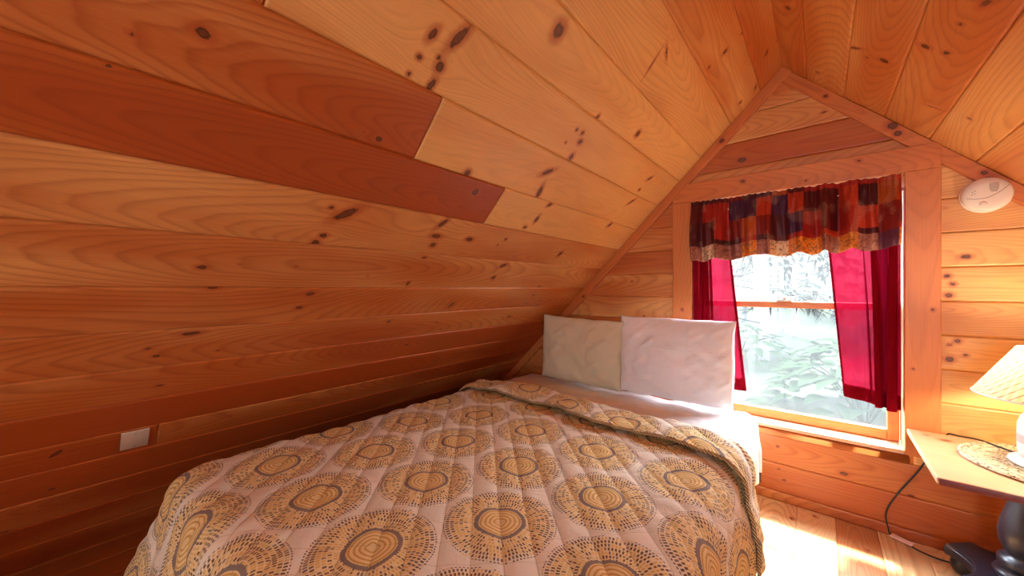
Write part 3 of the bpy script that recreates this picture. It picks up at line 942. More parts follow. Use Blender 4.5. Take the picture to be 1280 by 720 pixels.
def quilt_point(a, b, lift):
    R = 0.085
    x, y, drop, d, ex, ey, rest = drape_pos(a, b, BX0 - 0.010, BX1 + 0.014, BY0 - 0.01, 9.0, R, (0.40, 0.05, 0.22))
    hang = np.clip(rest / 0.12, 0, 1)
    p, q = (a + b + 0.035) / 0.1083, (a - b) / 0.1083
    puff = (np.abs(np.sin(math.pi * p)) ** 0.4) * (0.55 + 0.45 * np.abs(np.sin(math.pi * q)) ** 0.4)
    sag = 0.012 * vnoise(a * 2.1 + 9, b * 2.3 + 4, 21) + 0.006 * vnoise(a * 5.7, b * 6.1, 22)
    bulge = 0.0085 * puff + 0.003 * vnoise(a * 24, b * 24, 23) * puff
    # creases running to the near right corner and the sagging side
    fl = (0.014 + 0.012 * np.sin(b * 9.0 + 1.0) + 0.006 * np.sin(b * 17 + 2)) * hang * np.abs(ex) + 0.018 * np.sin(a * 8.0) * hang * np.abs(ey)
    nx, nz = np.clip(d / R, 0, 1), np.sqrt(1 - np.clip(d / R, 0, 1) ** 2 * 0.96)
    off = bulge + lift
    x = x + ex * (fl + off * nx); y = y + ey * (fl + off * nx)
    z = ZT - 0.004 - drop + sag * (1 - hang) * nz + off * nz
    return x, y, z


acoord = np.concatenate([np.linspace(BX0 - 0.36, BX0, 70, endpoint=False), np.linspace(BX0, BX1 + 0.275, 360)])
bmain = np.linspace(BY0 - 0.34, 1.0, 215, endpoint=False)
ubot = np.linspace(0, 1, 150)
A = acoord[:, None]
cre = smoothed(A, crx, cry); hem = smoothed(A, hmx, hmy)
B1 = bmain[None, :] + 0 * A
B2 = 1.0 + (cre - 1.0) * ubot[None, :]
nb3 = 64
w3 = np.linspace(0, 1, nb3)[None, 1:]
Y3 = cre - (cre - hem) * w3                      # returning layer
X1_, Y1_, Z1_ = quilt_point(A + 0 * B1, B1, 0.006)
X2_, Y2_, Z2_ = quilt_point(A + 0 * B2, B2, 0.006)
hang3 = np.clip((A - (BX1 - 0.03)) / 0.10, 0, 1)
lift3 = 0.012 + 0.030 * np.sqrt(np.clip(w3 * 9, 0, 1)) * (1 - 0.25 * w3) + 0.010 * vnoise(A * 5, w3 * 3 + 0 * A, 31) * w3 + 0.006 * np.sin(A * 13 + w3 * 2)
lift3 = lift3 * (1 - 0.62 * hang3)
X3_, Y3_, Z3_ = quilt_point(A + 0 * Y3, Y3, lift3)
Y3_ = Y3_ + 0.016 * np.sin(math.pi * np.clip(w3 * 9, 0, 1)) * (w3 < 0.12)
X = np.concatenate([X1_, X2_, X3_], 1); Y = np.concatenate([Y1_, Y2_, Y3_], 1); Z = np.concatenate([Z1_, Z2_, Z3_], 1)
Uc = A + 0 * X
Vc = np.concatenate([B1, B2, 2 * cre - Y3 + 0.0 * Y3], 1)
P = np.stack([X, Y, Z], -1)
na, nb = P.shape[:2]
# keep the cloth above the floor and off the slope
P[..., 2] = np.maximum(P[..., 2], FLOOR + 0.04)
quilt = np_obj('quilt', P.reshape(-1, 3), grid_faces(na, nb), QU, None, True, np.stack([Uc, Vc], -1).reshape(-1, 2))
md = quilt.modifiers.new('s', 'SOLIDIFY'); md.thickness = 0.006; md.offset = -1
tag(quilt, 'cream quilt printed with ochre ring medallions, folded back near the pillows', 'quilt')

PIPE = NT('corded_edge')
tc = PIPE.n('ShaderNodeTexCoord').outputs['Object']
px_, py_, pz_ = PIPE.sep(tc)
strp = PIPE.smooth(PIPE.math('SINE', PIPE.math('MULTIPLY', PIPE.math('ADD', PIPE.math('ADD', px_, py_), pz_), 520.0)), -0.3, 0.4)
PIPE.principled(PIPE.mix(strp, (0.16, 0.085, 0.03), (0.62, 0.45, 0.24)), 0.8, 0.2)
bm = bmesh.new()
edge = [Vector(P[i, nb - 1]) + Vector((0, -0.002, -0.002)) for i in range(0, na, 2)]
add_tube(bm, edge, 0.0058, 8)
bm_obj('piping', bm, PIPE.m, quilt)

# ------------------------------------------------------------------ pillows
WHITE_P = NT('white_pillowcase')
tc = WHITE_P.n('ShaderNodeTexCoord').outputs['Object']
WHITE_P.principled(WHITE_P.mix(WHITE_P.noise(tc, 60.0, 2.0), (0.87, 0.85, 0.87), (0.92, 0.90, 0.92)), 0.8, 0.2, 0.0, WHITE_P.bump(WHITE_P.noise(tc, 14.0, 4.0, 0.6, 1.0), 0.25, 0.015))
CREAM_P = NT('cream_pillowcase')
tc = CREAM_P.n('ShaderNodeTexCoord').outputs['Object']
ln = CREAM_P.noise(tc, 320.0, 2.0)
CREAM_P.principled(CREAM_P.mix(ln, (0.60, 0.53, 0.36), (0.74, 0.67, 0.49)), 0.85, 0.15, 0.0, CREAM_P.bump(CREAM_P.math('ADD', ln, CREAM_P.math('MULTIPLY', CREAM_P.noise(tc, 12.0, 3.0), 3.0)), 0.3, 0.006))


def pillow(name, label, c, w, h, th, lean, yaw, roll, mat, seed, seam):
    n = 70
    s = np.linspace(-1, 1, n)
    S, T = np.meshgrid(s, s, indexing='ij')
    # outline pulled in between the corners
    ox = S * w / 2 * (1 - 0.040 * (1 - T ** 6) * np.abs(S) ** 3) + 0.006 * vnoise(T * 3 + 7, S * 1.2 + seed, seed + 5) * np.abs(S) ** 2
    oz = T * h / 2 * (1 - 0.055 * (1 - S ** 8) * np.abs(T) ** 3) + 0.007 * vnoise(S * 3.4 + 7, T * 1.2 + seed, seed + 6) * np.abs(T) ** 2
    rc = 1 - 0.030 * np.abs(S) ** 9 * np.abs(T) ** 9
    ox, oz = ox * rc, oz * rc
    prof = ((1 - np.abs(S) ** 2.2) * (1 - np.abs(T) ** 2.2)).clip(0) ** 0.6
    # sag: fuller below
    full = th / 2 * prof * (1 + 0.18 * (-T))
    wr = 0.014 * vnoise(S * 2.2 + 5, T * 2.2 + seed, seed) + 0.008 * vnoise(S * 6 + T * 3, T * 4 - S * 2, seed + 1) + 0.010 * np.maximum(0, vnoise((S - T) * 7, (S + T) * 2, seed + 2)) * (np.abs(S) > 0.3)
    edge = np.exp(-((1 - np.maximum(np.abs(S), np.abs(T))) / 0.12))
    tuck = 0.006 * np.sin(30 * (S - T)) * edge * (prof > 0.02)
    front = -(full + (wr + tuck) * prof ** 0.6)
    back = full * 0.8 + wr * prof * 0.5
    V = []
    M = Matrix.Rotation(yaw, 3, 'Z') @ Matrix.Rotation(lean, 3, 'X') @ Matrix.Rotation(roll, 3, 'Y')
    Mn = np.array(M)
    f_ = np.stack([ox, front, oz], -1).reshape(-1, 3) @ Mn.T
    b_ = np.stack([ox, back, oz], -1).reshape(-1, 3) @ Mn.T
    V = np.concatenate([f_, b_]) + np.array(c)
    F_ = np.concatenate([grid_faces(n, n)[:, ::-1], grid_faces(n, n, n * n)])
    # stitch the rims
    idx = np.arange(n * n).reshape(n, n)
    rim = np.concatenate([idx[:, 0], idx[-1, 1:], idx[::-1, -1][1:], idx[0, ::-1][1:-1]])
    q = np.stack([rim, np.roll(rim, -1), np.roll(rim, -1) + n * n, rim + n * n], -1)
    o = np_obj(name, V, np.concatenate([F_, q]), mat)
    bm = bmesh.new(); bm.from_mesh(o.data); bmesh.ops.remove_doubles(bm, verts=bm.verts[:], dist=1e-5); bmesh.ops.recalc_face_normals(bm, faces=bm.faces[:]); bm.to_mesh(o.data); bm.free()
    tag(o, label, 'pillow', 'pillows at the head of the bed')
    if seam:
        bm = bmesh.new()
        i0 = int(n * 0.62)
        fr = f_.reshape(n, n, 3) + np.array(c)
        pts = [Vector(fr[i, i0]) + Vector((0, -0.0005, 0)) for i in range(3, n - 3)]
        add_tube(bm, pts, 0.0014, 6)
        bm_obj('seam', bm, mat, o)
    return o


pillow('pillow', 'cream textured pillow leaning under the slope', (-1.222, 2.145, -0.416), 0.595, 0.455, 0.17, math.radians(-1), math.radians(3), math.radians(1.5), CREAM_P.m, 41, False)
pillow('pillow', 'white cotton pillow leaning under the window', (-0.640, 2.165, -0.402), 0.635, 0.485, 0.18, math.radians(-3), math.radians(-1), math.radians(0), WHITE_P.m, 51, True)

# ------------------------------------------------------------------ table
NAVY = NT('black_painted_wood')
tc = NAVY.n('ShaderNodeTexCoord').outputs['Object']
NAVY.principled(NAVY.mix(NAVY.noise(tc, 14.0, 4.0), (0.010, 0.012, 0.022), (0.022, 0.022, 0.034)), 0.3, 0.5, 0.0, NAVY.bump(NAVY.noise(tc, 60.0, 2.0), 0.06, 0.003))
NAVY = NAVY.m
TX0, TX1, TY0, TY1, TZ = 0.300, 0.90, 1.862, 2.425, -0.637
CX, CY = 0.578, 2.18
table = empty('side_table', (CX, CY, FLOOR), 'pine topped side table on a turned black pedestal beside the window', 'table')
plank('tabletop', ((TX0 + TX1) / 2, (TY0 + TY1) / 2, TZ - 0.0115), (TX1 - TX0, TY1 - TY0, 0.023), PINE_PALE, table, None, 0, 0.0035, 0.35, [(-0.2, 0.19, 0.012), (-0.25, 0.22, 0.006), (0.1, -0.2, 0.01)])
EDGE = simple('maroon_edge', (0.20, 0.042, 0.036), 0.4)  # stained edge, with its shadow painted in as a darker maroon
bm = bmesh.new()
add_box(bm, ((TX0 + TX1) / 2 + 0.002, TY0 - 0.0015, TZ - 0.0125), (TX1 - TX0 - 0.005, 0.005, 0.0215), 0.0015)
tag(bm_obj('front_edge', bm, EDGE, table), 'dark maroon front edge')
bm = bmesh.new()
add_lathe(bm, [(0.105, TZ - 0.023), (0.105, TZ - 0.034), (0.085, TZ - 0.042), (0.060, TZ - 0.055), (0.050, TZ - 0.075), (0.051, TZ - 0.10), (0.056, TZ - 0.14), (0.066, TZ - 0.18), (0.076, TZ - 0.22), (0.080, TZ - 0.25),
               (0.077, TZ - 0.285), (0.066, TZ - 0.312), (0.056, TZ - 0.325), (0.056, TZ - 0.330), (0.072, TZ - 0.336), (0.081, TZ - 0.346), (0.081, TZ - 0.362), (0.074, TZ - 0.372), (0.070, TZ - 0.378), (0.088, TZ - 0.388), (0.092, TZ - 0.398), (0.092, TZ - 0.405)], (CX, CY, 0), 56)
bm_obj('pedestal', bm, NAVY, table)
# foot plate with incurved sides
h, tip = 0.19, 0.078
out = []
for q in range(4):
    a0 = math.pi / 2 * q
    R = Matrix.Rotation(a0, 2)
    pts = [Vector((h, -h + tip)).lerp(Vector((h, h - tip)), k / 16) - Vector((0.052 * math.sin(math.pi * k / 16) ** 0.8, 0)) for k in range(17)]
    out += [R @ p for p in pts]
bm = bmesh.new()
zb_, zt_ = -1.088, -1.043
lv = []
for (zz_, sc_) in ((zb_, 0.985), (zb_ + 0.012, 1.0), (zt_ - 0.014, 1.0), (zt_ - 0.012, 0.975), (zt_ - 0.003, 0.965), (zt_, 0.95)):
    lv.append([bm.verts.new((CX + p.x * sc_, CY + p.y * sc_, zz_)) for p in out])
m = len(out)
for a_, b_ in zip(lv, lv[1:]):
    for k in range(m):
        bm.faces.new((a_[k], a_[(k + 1) % m], b_[(k + 1) % m], b_[k]))
bm.faces.new(lv[0][::-1]); bm.faces.new(lv[-1])
auto_smooth(bm_obj('foot_plate', bm, NAVY, table), 25)
for qx in (-1, 1):
    for qy in (-1, 1):
        bm = bmesh.new()
        prof = [(0.020, FLOOR), (0.034, FLOOR + 0.008), (0.043, FLOOR + 0.026), (0.043, FLOOR + 0.044), (0.036, FLOOR + 0.062), (0.028, FLOOR + 0.072)]
        add_lathe(bm, prof, (CX + qx * 0.128, CY + qy * 0.128, 0), 28)
        bm_obj('bun_foot', bm, NAVY, table)

# woven mat
MATW = NT('woven_straw')
tc = MATW.n('ShaderNodeTexCoord').outputs['Object']
mx, my, _ = MATW.sep(tc)
MCX, MCY, MR = 0.642, 2.178, 0.236
ddx, ddy = MATW.math('SUBTRACT', mx, MCX), MATW.math('SUBTRACT', my, MCY)
mr = MATW.math('SQRT', MATW.math('ADD', MATW.math('MULTIPLY', ddx, ddx), MATW.math('MULTIPLY', ddy, ddy)))
ma = MATW.math('ARCTAN2', ddy, ddx)
coil = MATW.math('MULTIPLY', mr, 120.0)
ci = MATW.math('FLOOR', coil)
st_i = MATW.math('FLOOR', MATW.math('MULTIPLY', ma, MATW.math('MULTIPLY', ci, 1.7)))
rv = MATW.white(MATW.comb(ci, st_i, 1.0))
mc = MATW.ramp(rv, [(0.0, (0.80, 0.68, 0.45)), (0.40, (0.70, 0.55, 0.34)), (0.62, (0.78, 0.66, 0.46)), (0.82, (0.42, 0.30, 0.17)), (0.92, (0.16, 0.11, 0.07))], 'CONSTANT')
hb = MATW.math('ABSOLUTE', MATW.math('SINE', MATW.math('MULTIPLY', coil, math.pi)))
MATW.principled(mc, 0.8, 0.2, 0.0, MATW.bump(MATW.math('ADD', hb, MATW.math('MULTIPLY', rv, 0.5)), 0.8, 0.006))
bm = bmesh.new()
prof = [(0.01, TZ + 0.0005), (MR - 0.012, TZ + 0.0005), (MR, TZ + 0.006), (MR - 0.003, TZ + 0.0115)]
for k in range(20, 0, -1):
    r0 = (MR - 0.012) * k / 20
    prof += [(r0 + 0.004, TZ + 0.0125), (r0 - 0.001, TZ + 0.0105)]
add_lathe(bm, prof, (MCX, MCY, 0), 90)
for v in bm.verts:
    rr_ = math.hypot(v.co.x - MCX, v.co.y - MCY)
    if rr_ > MR - 0.02:
        an_ = math.atan2(v.co.y - MCY, v.co.x - MCX)
        k_ = 1 + 0.006 * math.sin(an_ * 37) + 0.005 * math.sin(an_ * 23 + 1)
        v.co.x = MCX + (v.co.x - MCX) * k_; v.co.y = MCY + (v.co.y - MCY) * k_
mat_o = bm_obj('woven_mat', bm, MATW.m)
tag(mat_o, 'round coiled straw mat under the lamp on the table', 'placemat')

# ------------------------------------------------------------------ lamp
LX, LY, LZ = 0.630, 2.165, TZ + 0.0135
lamp = empty('table_lamp', (LX, LY, LZ), 'lit white jar lamp with striped pleated shade on the straw mat', 'lamp')
CER = NT('ribbed_white_ceramic')
tc = CER.n('ShaderNodeTexCoord').outputs['Object']
lx_, ly_, lz_ = CER.sep(tc)
hz = CER.math('SUBTRACT', lz_, LZ)
lat = CER.math('ARCTAN2', CER.math('SUBTRACT', ly_, LY), CER.math('SUBTRACT', lx_, LX))
g = CER.math('MULTIPLY', CER.math('ABSOLUTE', CER.math('SINE', CER.math('MULTIPLY', lat, 40.0))), CER.math('ABSOLUTE', CER.math('SINE', CER.math('MULTIPLY', hz, 420.0))))
bandc = CER.math('MULTIPLY', CER.math('GREATER_THAN', hz, 0.075), CER.math('LESS_THAN', hz, 0.105))
cc = CER.mix(bandc, (0.82, 0.80, 0.76), (0.66, 0.44, 0.42))
cc = CER.mix(CER.smooth(g, 0.0, 0.25, 0.35, 0.0), cc, (0.45, 0.38, 0.36))
CER.principled(cc, 0.35, 0.5, 0.0, CER.bump(g, 0.4, 0.003))
WHITEC = simple('glazed_white', (0.82, 0.80, 0.77), 0.3)
bm = bmesh.new()
add_lathe(bm, [(0.105, LZ), (0.112, LZ + 0.006), (0.110, LZ + 0.014), (0.095, LZ + 0.022), (0.088, LZ + 0.026)], (LX, LY, 0), 48)
bm_obj('base', bm, WHITEC, lamp)
bm = bmesh.new()
add_lathe(bm, [(0.086, LZ + 0.024), (0.090, LZ + 0.045), (0.091, LZ + 0.10), (0.090, LZ + 0.140), (0.082, LZ + 0.168), (0.066, LZ + 0.184), (0.05, LZ + 0.190)], (LX, LY, 0), 64)
bm_obj('jar_body', bm, CER.m, lamp)
bm = bmesh.new()
add_lathe(bm, [(0.050, LZ + 0.189), (0.050, LZ + 0.196), (0.018, LZ + 0.203), (0.012, LZ + 0.22), (0.012, LZ + 0.250), (0.017, LZ + 0.252), (0.017, LZ + 0.29), (0.012, LZ + 0.295)], (LX, LY, 0), 32)
bm_obj('socket', bm, STEEL, lamp)
SHADE = NT('pleated_shade')
tc = SHADE.n('ShaderNodeTexCoord').outputs['Object']
lx_, ly_, lz_ = SHADE.sep(tc)
lat = SHADE.math('ARCTAN2', SHADE.math('SUBTRACT', ly_, LY), SHADE.math('SUBTRACT', lx_, LX))
pl = SHADE.math('FRACT', SHADE.math('ADD', SHADE.math('MULTIPLY', lat, 40 / (2 * math.pi)), SHADE.math('MULTIPLY', lz_, -36.0)))
line = SHADE.math('MULTIPLY', SHADE.smooth(pl, 0.34, 0.42), SHADE.smooth(pl, 0.58, 0.50))
shc = SHADE.mix(SHADE.math('MULTIPLY', line, 0.8), (0.84, 0.74, 0.50), (0.34, 0.20, 0.11))
_d = SHADE.n('ShaderNodeBsdfDiffuse'); SHADE.put(_d.inputs[0], shc)
_t = SHADE.n('ShaderNodeBsdfTranslucent'); SHADE.put(_t.inputs[0], SHADE.mix(SHADE.math('MULTIPLY', line, 0.9), (0.90, 0.70, 0.36), (0.34, 0.17, 0.07)))
_m = SHADE.n('ShaderNodeMixShader'); _m.inputs[0].default_value = 0.14
SHADE.t.links.new(_d.outputs[0], _m.inputs[1]); SHADE.t.links.new(_t.outputs[0], _m.inputs[2])
SHADE = SHADE.surf(_m.outputs[0])
SB, ST_, RB, RT = -0.385, -0.212, 0.192, 0.092
n = 216
rings = []
bm = bmesh.new()
for k in range(13):
    t_ = k / 12
    rr_ = RB + (RT - RB) * t_
    rings.append([bm.verts.new((LX + (rr_ + 0.0022 * math.cos(54 * 2 * math.pi * j / n)) * math.cos(2 * math.pi * j / n), LY + (rr_ + 0.0022 * math.cos(54 * 2 * math.pi * j / n)) * math.sin(2 * math.pi * j / n), SB + (ST_ - SB) * t_)) for j in range(n)])
for a_, b_ in zip(rings, rings[1:]):
    for j in range(n):
        bm.faces.new((a_[j], a_[(j + 1) % n], b_[(j + 1) % n], b_[j]))
sho = bm_obj('lamp_shade', bm, SHADE, lamp)
bm = bmesh.new()
for rr_, zz_ in ((RB + 0.001, SB), (RT + 0.001, ST_)):
    add_tube(bm, [(LX + rr_ * math.cos(2 * math.pi * j / 96), LY + rr_ * math.sin(2 * math.pi * j / 96), zz_) for j in range(97)], 0.0028, 8)
for j in range(3):
    an_ = 2 * math.pi * j / 3 + 0.4
    add_tube(bm, [(LX + 0.012 * math.cos(an_), LY + 0.012 * math.sin(an_), ST_ - 0.02), (LX + RT * math.cos(an_), LY + RT * math.sin(an_), ST_)], 0.0018, 6)
bm_obj('shade_wire', bm, WHITEC, sho)
BULB = NT('frosted_bulb')
_e = BULB.n('ShaderNodeEmission'); _e.inputs[0].default_value = (1.0, 0.80, 0.56, 1); _e.inputs[1].default_value = 270.0
BULB = BULB.surf(_e.outputs[0])
bm = bmesh.new()
add_lathe(bm, [(0.011, LZ + 0.293), (0.014, LZ + 0.305), (0.026, LZ + 0.33), (0.030, LZ + 0.35), (0.026, LZ + 0.372), (0.012, LZ + 0.384)], (LX, LY, 0), 24)
bm_obj('bulb', bm, BULB, lamp)
BLACKC = simple('black_cord', (0.012, 0.010, 0.010), 0.45)
bm = bmesh.new()
add_tube(bm, catmull([(LX - 0.06, LY + 0.088, TZ + 0.017), (LX - 0.10, LY + 0.155, TZ + 0.017), (0.50, 2.395, TZ + 0.010), (0.45, 2.418, TZ + 0.006), (0.425, 2.432, TZ + 0.004), (0.42, 2.4375, TZ - 0.02), (0.42, 2.4375, TZ - 0.06)], 8), 0.0034, 8)
bm_obj('cord', bm, BLACKC, lamp)

bm = bmesh.new()
cpts = [(0.40, 2.436, TZ - 0.035), (0.36, 2.438, -0.77), (0.335, 2.438, -0.83), (0.268, 2.438, -0.962), (0.236, 2.436, -1.05), (0.240, 2.425, -1.11), (0.252, 2.425, -1.148), (0.29, 2.41, -1.153), (0.345, 2.37, -1.154), (0.42, 2.36, -1.154), (0.60, 2.39, -1.154)]
add_tube(bm, catmull(cpts, 9), 0.0034, 8)
cord = bm_obj('power_cord', bm, BLACKC)
tag(cord, 'black power cord with pink tag hanging down the wall below the table', 'cord')
TAGM = simple('pink_paper_tag', (0.80, 0.52, 0.46), 0.6)
bm = bmesh.new()
add_box(bm, (0.283, 2.408, -1.143), (0.075, 0.026, 0.004), 0.001, Matrix.Rotation(math.radians(-32), 3, 'Z') @ Matrix.Rotation(math.radians(14), 3, 'X'))
bm_obj('tag', bm, TAGM, cord)

# ------------------------------------------------------------------ smoke detector
PLW = simple('off_white_plastic', (0.80, 0.74, 0.66), 0.4)
GREY = simple('grey_plastic', (0.30, 0.25, 0.21), 0.5)
sx, sz_, sr = 0.527, 0.388, 0.072
sd = empty('smoke_detector', (sx, D, sz_), 'round white smoke detector on the wall under the sloping trim', 'smoke detector')
AX = Matrix.Rotation(math.radians(90), 3, 'X')   # local +Z -> world -Y
bm = bmesh.new()
add_lathe(bm, [(sr, 0.0), (sr, 0.012), (sr - 0.003, 0.015), (sr - 0.003, 0.017), (sr - 0.002, 0.021), (sr - 0.005, 0.030), (sr - 0.012, 0.036), (0.04, 0.0385), (0.002, 0.0395)], (sx, D - 0.0005, sz_), 64, AX)
auto_smooth(bm_obj('housing', bm, PLW, sd), 40)
yf = D - 0.0385


def on_face(dx, dz, lift=0.0008):
    r_ = math.hypot(dx, dz)
    hgt_ = 0.0395 - 0.001 * (r_ / 0.04) if r_ < 0.04 else 0.0385 - 0.0025 * (r_ - 0.04) / (sr - 0.052)
    return Vector((sx + dx, D - hgt_ - lift, sz_ + dz))


bm = bmesh.new()
arc = [on_face(-0.056 + 0.112 * k / 30, -0.012 + 0.034 * (k / 30) ** 2.2 * 1.25 - 0.012 * math.sin(math.pi * k / 30), 0.0002) for k in range(31)]
add_tube(bm, arc, 0.0011, 6)
bm_obj('seam', bm, GREY, sd)
for k in range(9):
    zz_ = 0.042 - k * 0.0042
    hw = 0.013 * math.sqrt(max(0.05, 1 - ((k - 2.5) / 7) ** 2))
    bm = bmesh.new()
    add_box(bm, on_face(0.016, zz_, 0.0004), (2 * hw, 0.0016, 0.0022), 0.0005)
    bm_obj('sounder_slot', bm, GREY, sd)
bm = bmesh.new()
add_lathe(bm, [(0.011, -0.003), (0.011, 0.0022), (0.009, 0.0032), (0.001, 0.0034)], on_face(-0.012, -0.040, 0.0), 28, AX)
bm_obj('test_button', bm, PLW, sd)
for dx, dz in ((-0.040, 0.012), (-0.034, 0.016), (-0.042, 0.002), (-0.035, 0.004)):
    bm = bmesh.new()
    add_lathe(bm, [(0.0018, -0.001), (0.0018, 0.0010)], on_face(dx, dz, 0.0), 12, AX)
    bm_obj('vent_hole', bm, GREY, sd)

# ------------------------------------------------------------------ blank cover plate on the slope
pu_, pv_ = [], []
q0, q1 = on_left(152.1, 541.3), on_left(183.8, 554.2)
uc, vc = (q0[0] + q1[0]) / 2, (q0[1] + q1[1]) / 2
N3 = Vector((S2, 0, -S2))
Rp = Matrix((Vector((0, 1, 0)), Vector((-S2, 0, -S2)), N3)).transposed()
cpos = Vector((XR - vc * S2, uc, ZR - vc * S2)) + N3 * 0.0035
pl = empty('cover_plate', cpos, 'small cream blank cover plate on the dark boards of the slope', 'cover plate')
ALM = simple('almond_plastic', (0.60, 0.48, 0.36), 0.4)
bm = bmesh.new()
add_box(bm, cpos, (0.071, 0.115, 0.006), 0.0022, Rp)
bm_obj('plate', bm, ALM, pl)
for dv in (-0.042, 0.042):
    bm = bmesh.new()
    add_lathe(bm, [(0.0032, -0.001), (0.0032, 0.0012), (0.0022, 0.002)], cpos + Rp @ Vector((0, dv, 0.003)), 14, Rp)
    bm_obj('screw', bm, GREY, pl)

# ------------------------------------------------------------------ unseen fill globe added behind the camera to brighten the room
cl = empty('fill_globe', (XR, -1.1, ZR - 0.03), 'unseen frosted fill globe added under the ridge behind the viewer', 'lamp')
bm = bmesh.new()
add_lathe(bm, [(0.07, ZR - 0.03), (0.07, ZR - 0.045), (0.012, ZR - 0.06), (0.008, ZR - 0.16), (0.03, ZR - 0.165), (0.03, ZR - 0.20)], (XR, -1.1, 0), 32)
bm_obj('canopy', bm, STEEL, cl)
GLOBE = NT('fill_globe_glow')
_e = GLOBE.n('ShaderNodeEmission'); _e.inputs[0].default_value = (1.0, 0.80, 0.58, 1); _e.inputs[1].default_value = 30.0
GLOBE = GLOBE.surf(_e.outputs[0])
bm = bmesh.new()
bmesh.ops.create_uvsphere(bm, u_segments=24, v_segments=14, radius=0.09, matrix=Matrix.Translation((XR, -1.1, ZR - 0.28)))
bm_obj('globe', bm, GLOBE, cl)

# ------------------------------------------------------------------ outside
GRASS = NT('lawn')
tc = GRASS.n('ShaderNodeTexCoord').outputs['Object']
GRASS.principled(GRASS.mix(GRASS.noise(tc, 6.0, 5.0, 0.7), (0.0065, 0.010, 0.005), (0.015, 0.019, 0.010)), 0.9, 0.1)


def ground_z(x, y):
    return -1.95 + 0.085 * np.maximum(0, y - 3.0) + 0.11 * np.maximum(0, y - 13.0) + 0.05 * np.sin(x * 0.9) + 0.04 * np.sin(y * 0.7 + x * 0.3)


gx_, gy_ = np.meshgrid(np.linspace(-30, 22, 80), np.linspace(2.8, 42, 70), indexing='ij')
gz_ = ground_z(gx_, gy_)
g_o = np_obj('ground', np.stack([gx_, gy_, gz_], -1).reshape(-1, 3), grid_faces(80, 70), GRASS.m)
g_o['kind'] = 'structure'

BARK = simple('pale_bark', (0.09, 0.088, 0.085), 0.9, 0.1, 0.0, (20, 0.5), 0.3)
LEAFM = NT('leaf_green')
oi = LEAFM.n('ShaderNodeTexCoord').outputs['Object']
lc = LEAFM.mix(LEAFM.noise(oi, 3.0, 2.0), (0.005, 0.011, 0.006), (0.021, 0.033, 0.018))
_d = LEAFM.n('ShaderNodeBsdfDiffuse'); LEAFM.put(_d.inputs[0], lc)
_t = LEAFM.n('ShaderNodeBsdfTranslucent'); LEAFM.put(_t.inputs[0], lc)
_m = LEAFM.n('ShaderNodeMixShader'); _m.inputs[0].default_value = 0.4
LEAFM.t.links.new(_d.outputs[0], _m.inputs[1]); LEAFM.t.links.new(_t.outputs[0], _m.inputs[2])
LEAFM = LEAFM.surf(_m.outputs[0])
NEEDLE = NT('needle_green')
oi = NEEDLE.n('ShaderNodeTexCoord').outputs['Object']
NEEDLE.principled(NEEDLE.mix(NEEDLE.noise(oi, 2.0, 3.0), (0.005, 0.006, 0.005), (0.013, 0.015, 0.012)), 0.9, 0.1)
NEEDLE = NEEDLE.m


def leaf(bm, base, dirv, L, W, droop, nrm):
    d = Vector(dirv).normalized(); s_ = d.cross(Vector(nrm)).normalized()
    rows = []
    for k in range(6):
        t_ = k / 5
        w_ = W * math.sin(math.pi * min(1, 0.12 + 0.88 * t_) ** 0.8) if k < 5 else 0.002
        p = Vector(base) + d * (L * t_) + Vector((0, 0, -droop * L * t_ * t_))
        up = Vector((0, 0, 0.10 * w_))
        rows.append((bm.verts.new(p - s_ * w_ / 2 + up), bm.verts.new(p), bm.verts.new(p + s_ * w_ / 2 + up)))
    for a_, b_ in zip(rows, rows[1:]):
        bm.faces.new((a_[0], a_[1], b_[1], b_[0])); bm.faces.new((a_[1], a_[2], b_[2], b_[1]))


def shrub(name, label, c, rad, hgt_, n_, L, W):
    bm = bmesh.new()
    for k in range(n_):
        t_ = math.sqrt((k + 0.5) / n_)
        a_ = k * 2.39996
        rr_ = rad * t_
        zz_ = hgt_ * (1 - t_ ** 2.2) + random.uniform(-0.06, 0.05)
        base = (c[0] + rr_ * math.cos(a_), c[1] + rr_ * math.sin(a_), c[2] + max(0.03, zz_))
        d_ = Vector((math.cos(a_ + random.uniform(-.5, .5)), math.sin(a_ + random.uniform(-.5, .5)), random.uniform(-0.2, 0.5)))
        leaf(bm, base, d_, L * random.uniform(0.7, 1.2), W * random.uniform(0.8, 1.2), random.uniform(0.2, 0.6), (0, 0, 1))
    root = empty(name, c, label, 'shrub')
    bm_obj('foliage', bm, LEAFM, root)
    bm = bmesh.new()
    for k in range(14):
        a_ = k * 2.4
        add_tube(bm, catmull([(c[0], c[1], c[2] - 0.05), (c[0] + 0.3 * rad * math.cos(a_), c[1] + 0.3 * rad * math.sin(a_), c[2] + 0.5 * hgt_), (c[0] + 0.6 * rad * math.cos(a_), c[1] + 0.6 * rad * math.sin(a_), c[2] + 0.7 * hgt_)], 4), 0.008, 5)
    bm_obj('stem', bm, LEAFM, root)
    return root


def gz1(x, y):
    return float(ground_z(np.array(x), np.array(y)))


shrub('shrub', 'broad leaved pale green shrub on the lawn outside the window', (0.42, 6.2, gz1(0.42, 6.2) + 0.02), 1.0, 1.0, 170, 0.34, 0.22)
shrub('shrub', 'low shrub further back near the pale trunks outside', (-1.3, 9.0, gz1(-1.3, 9.0) + 0.02), 0.9, 0.7, 110, 0.26, 0.16)


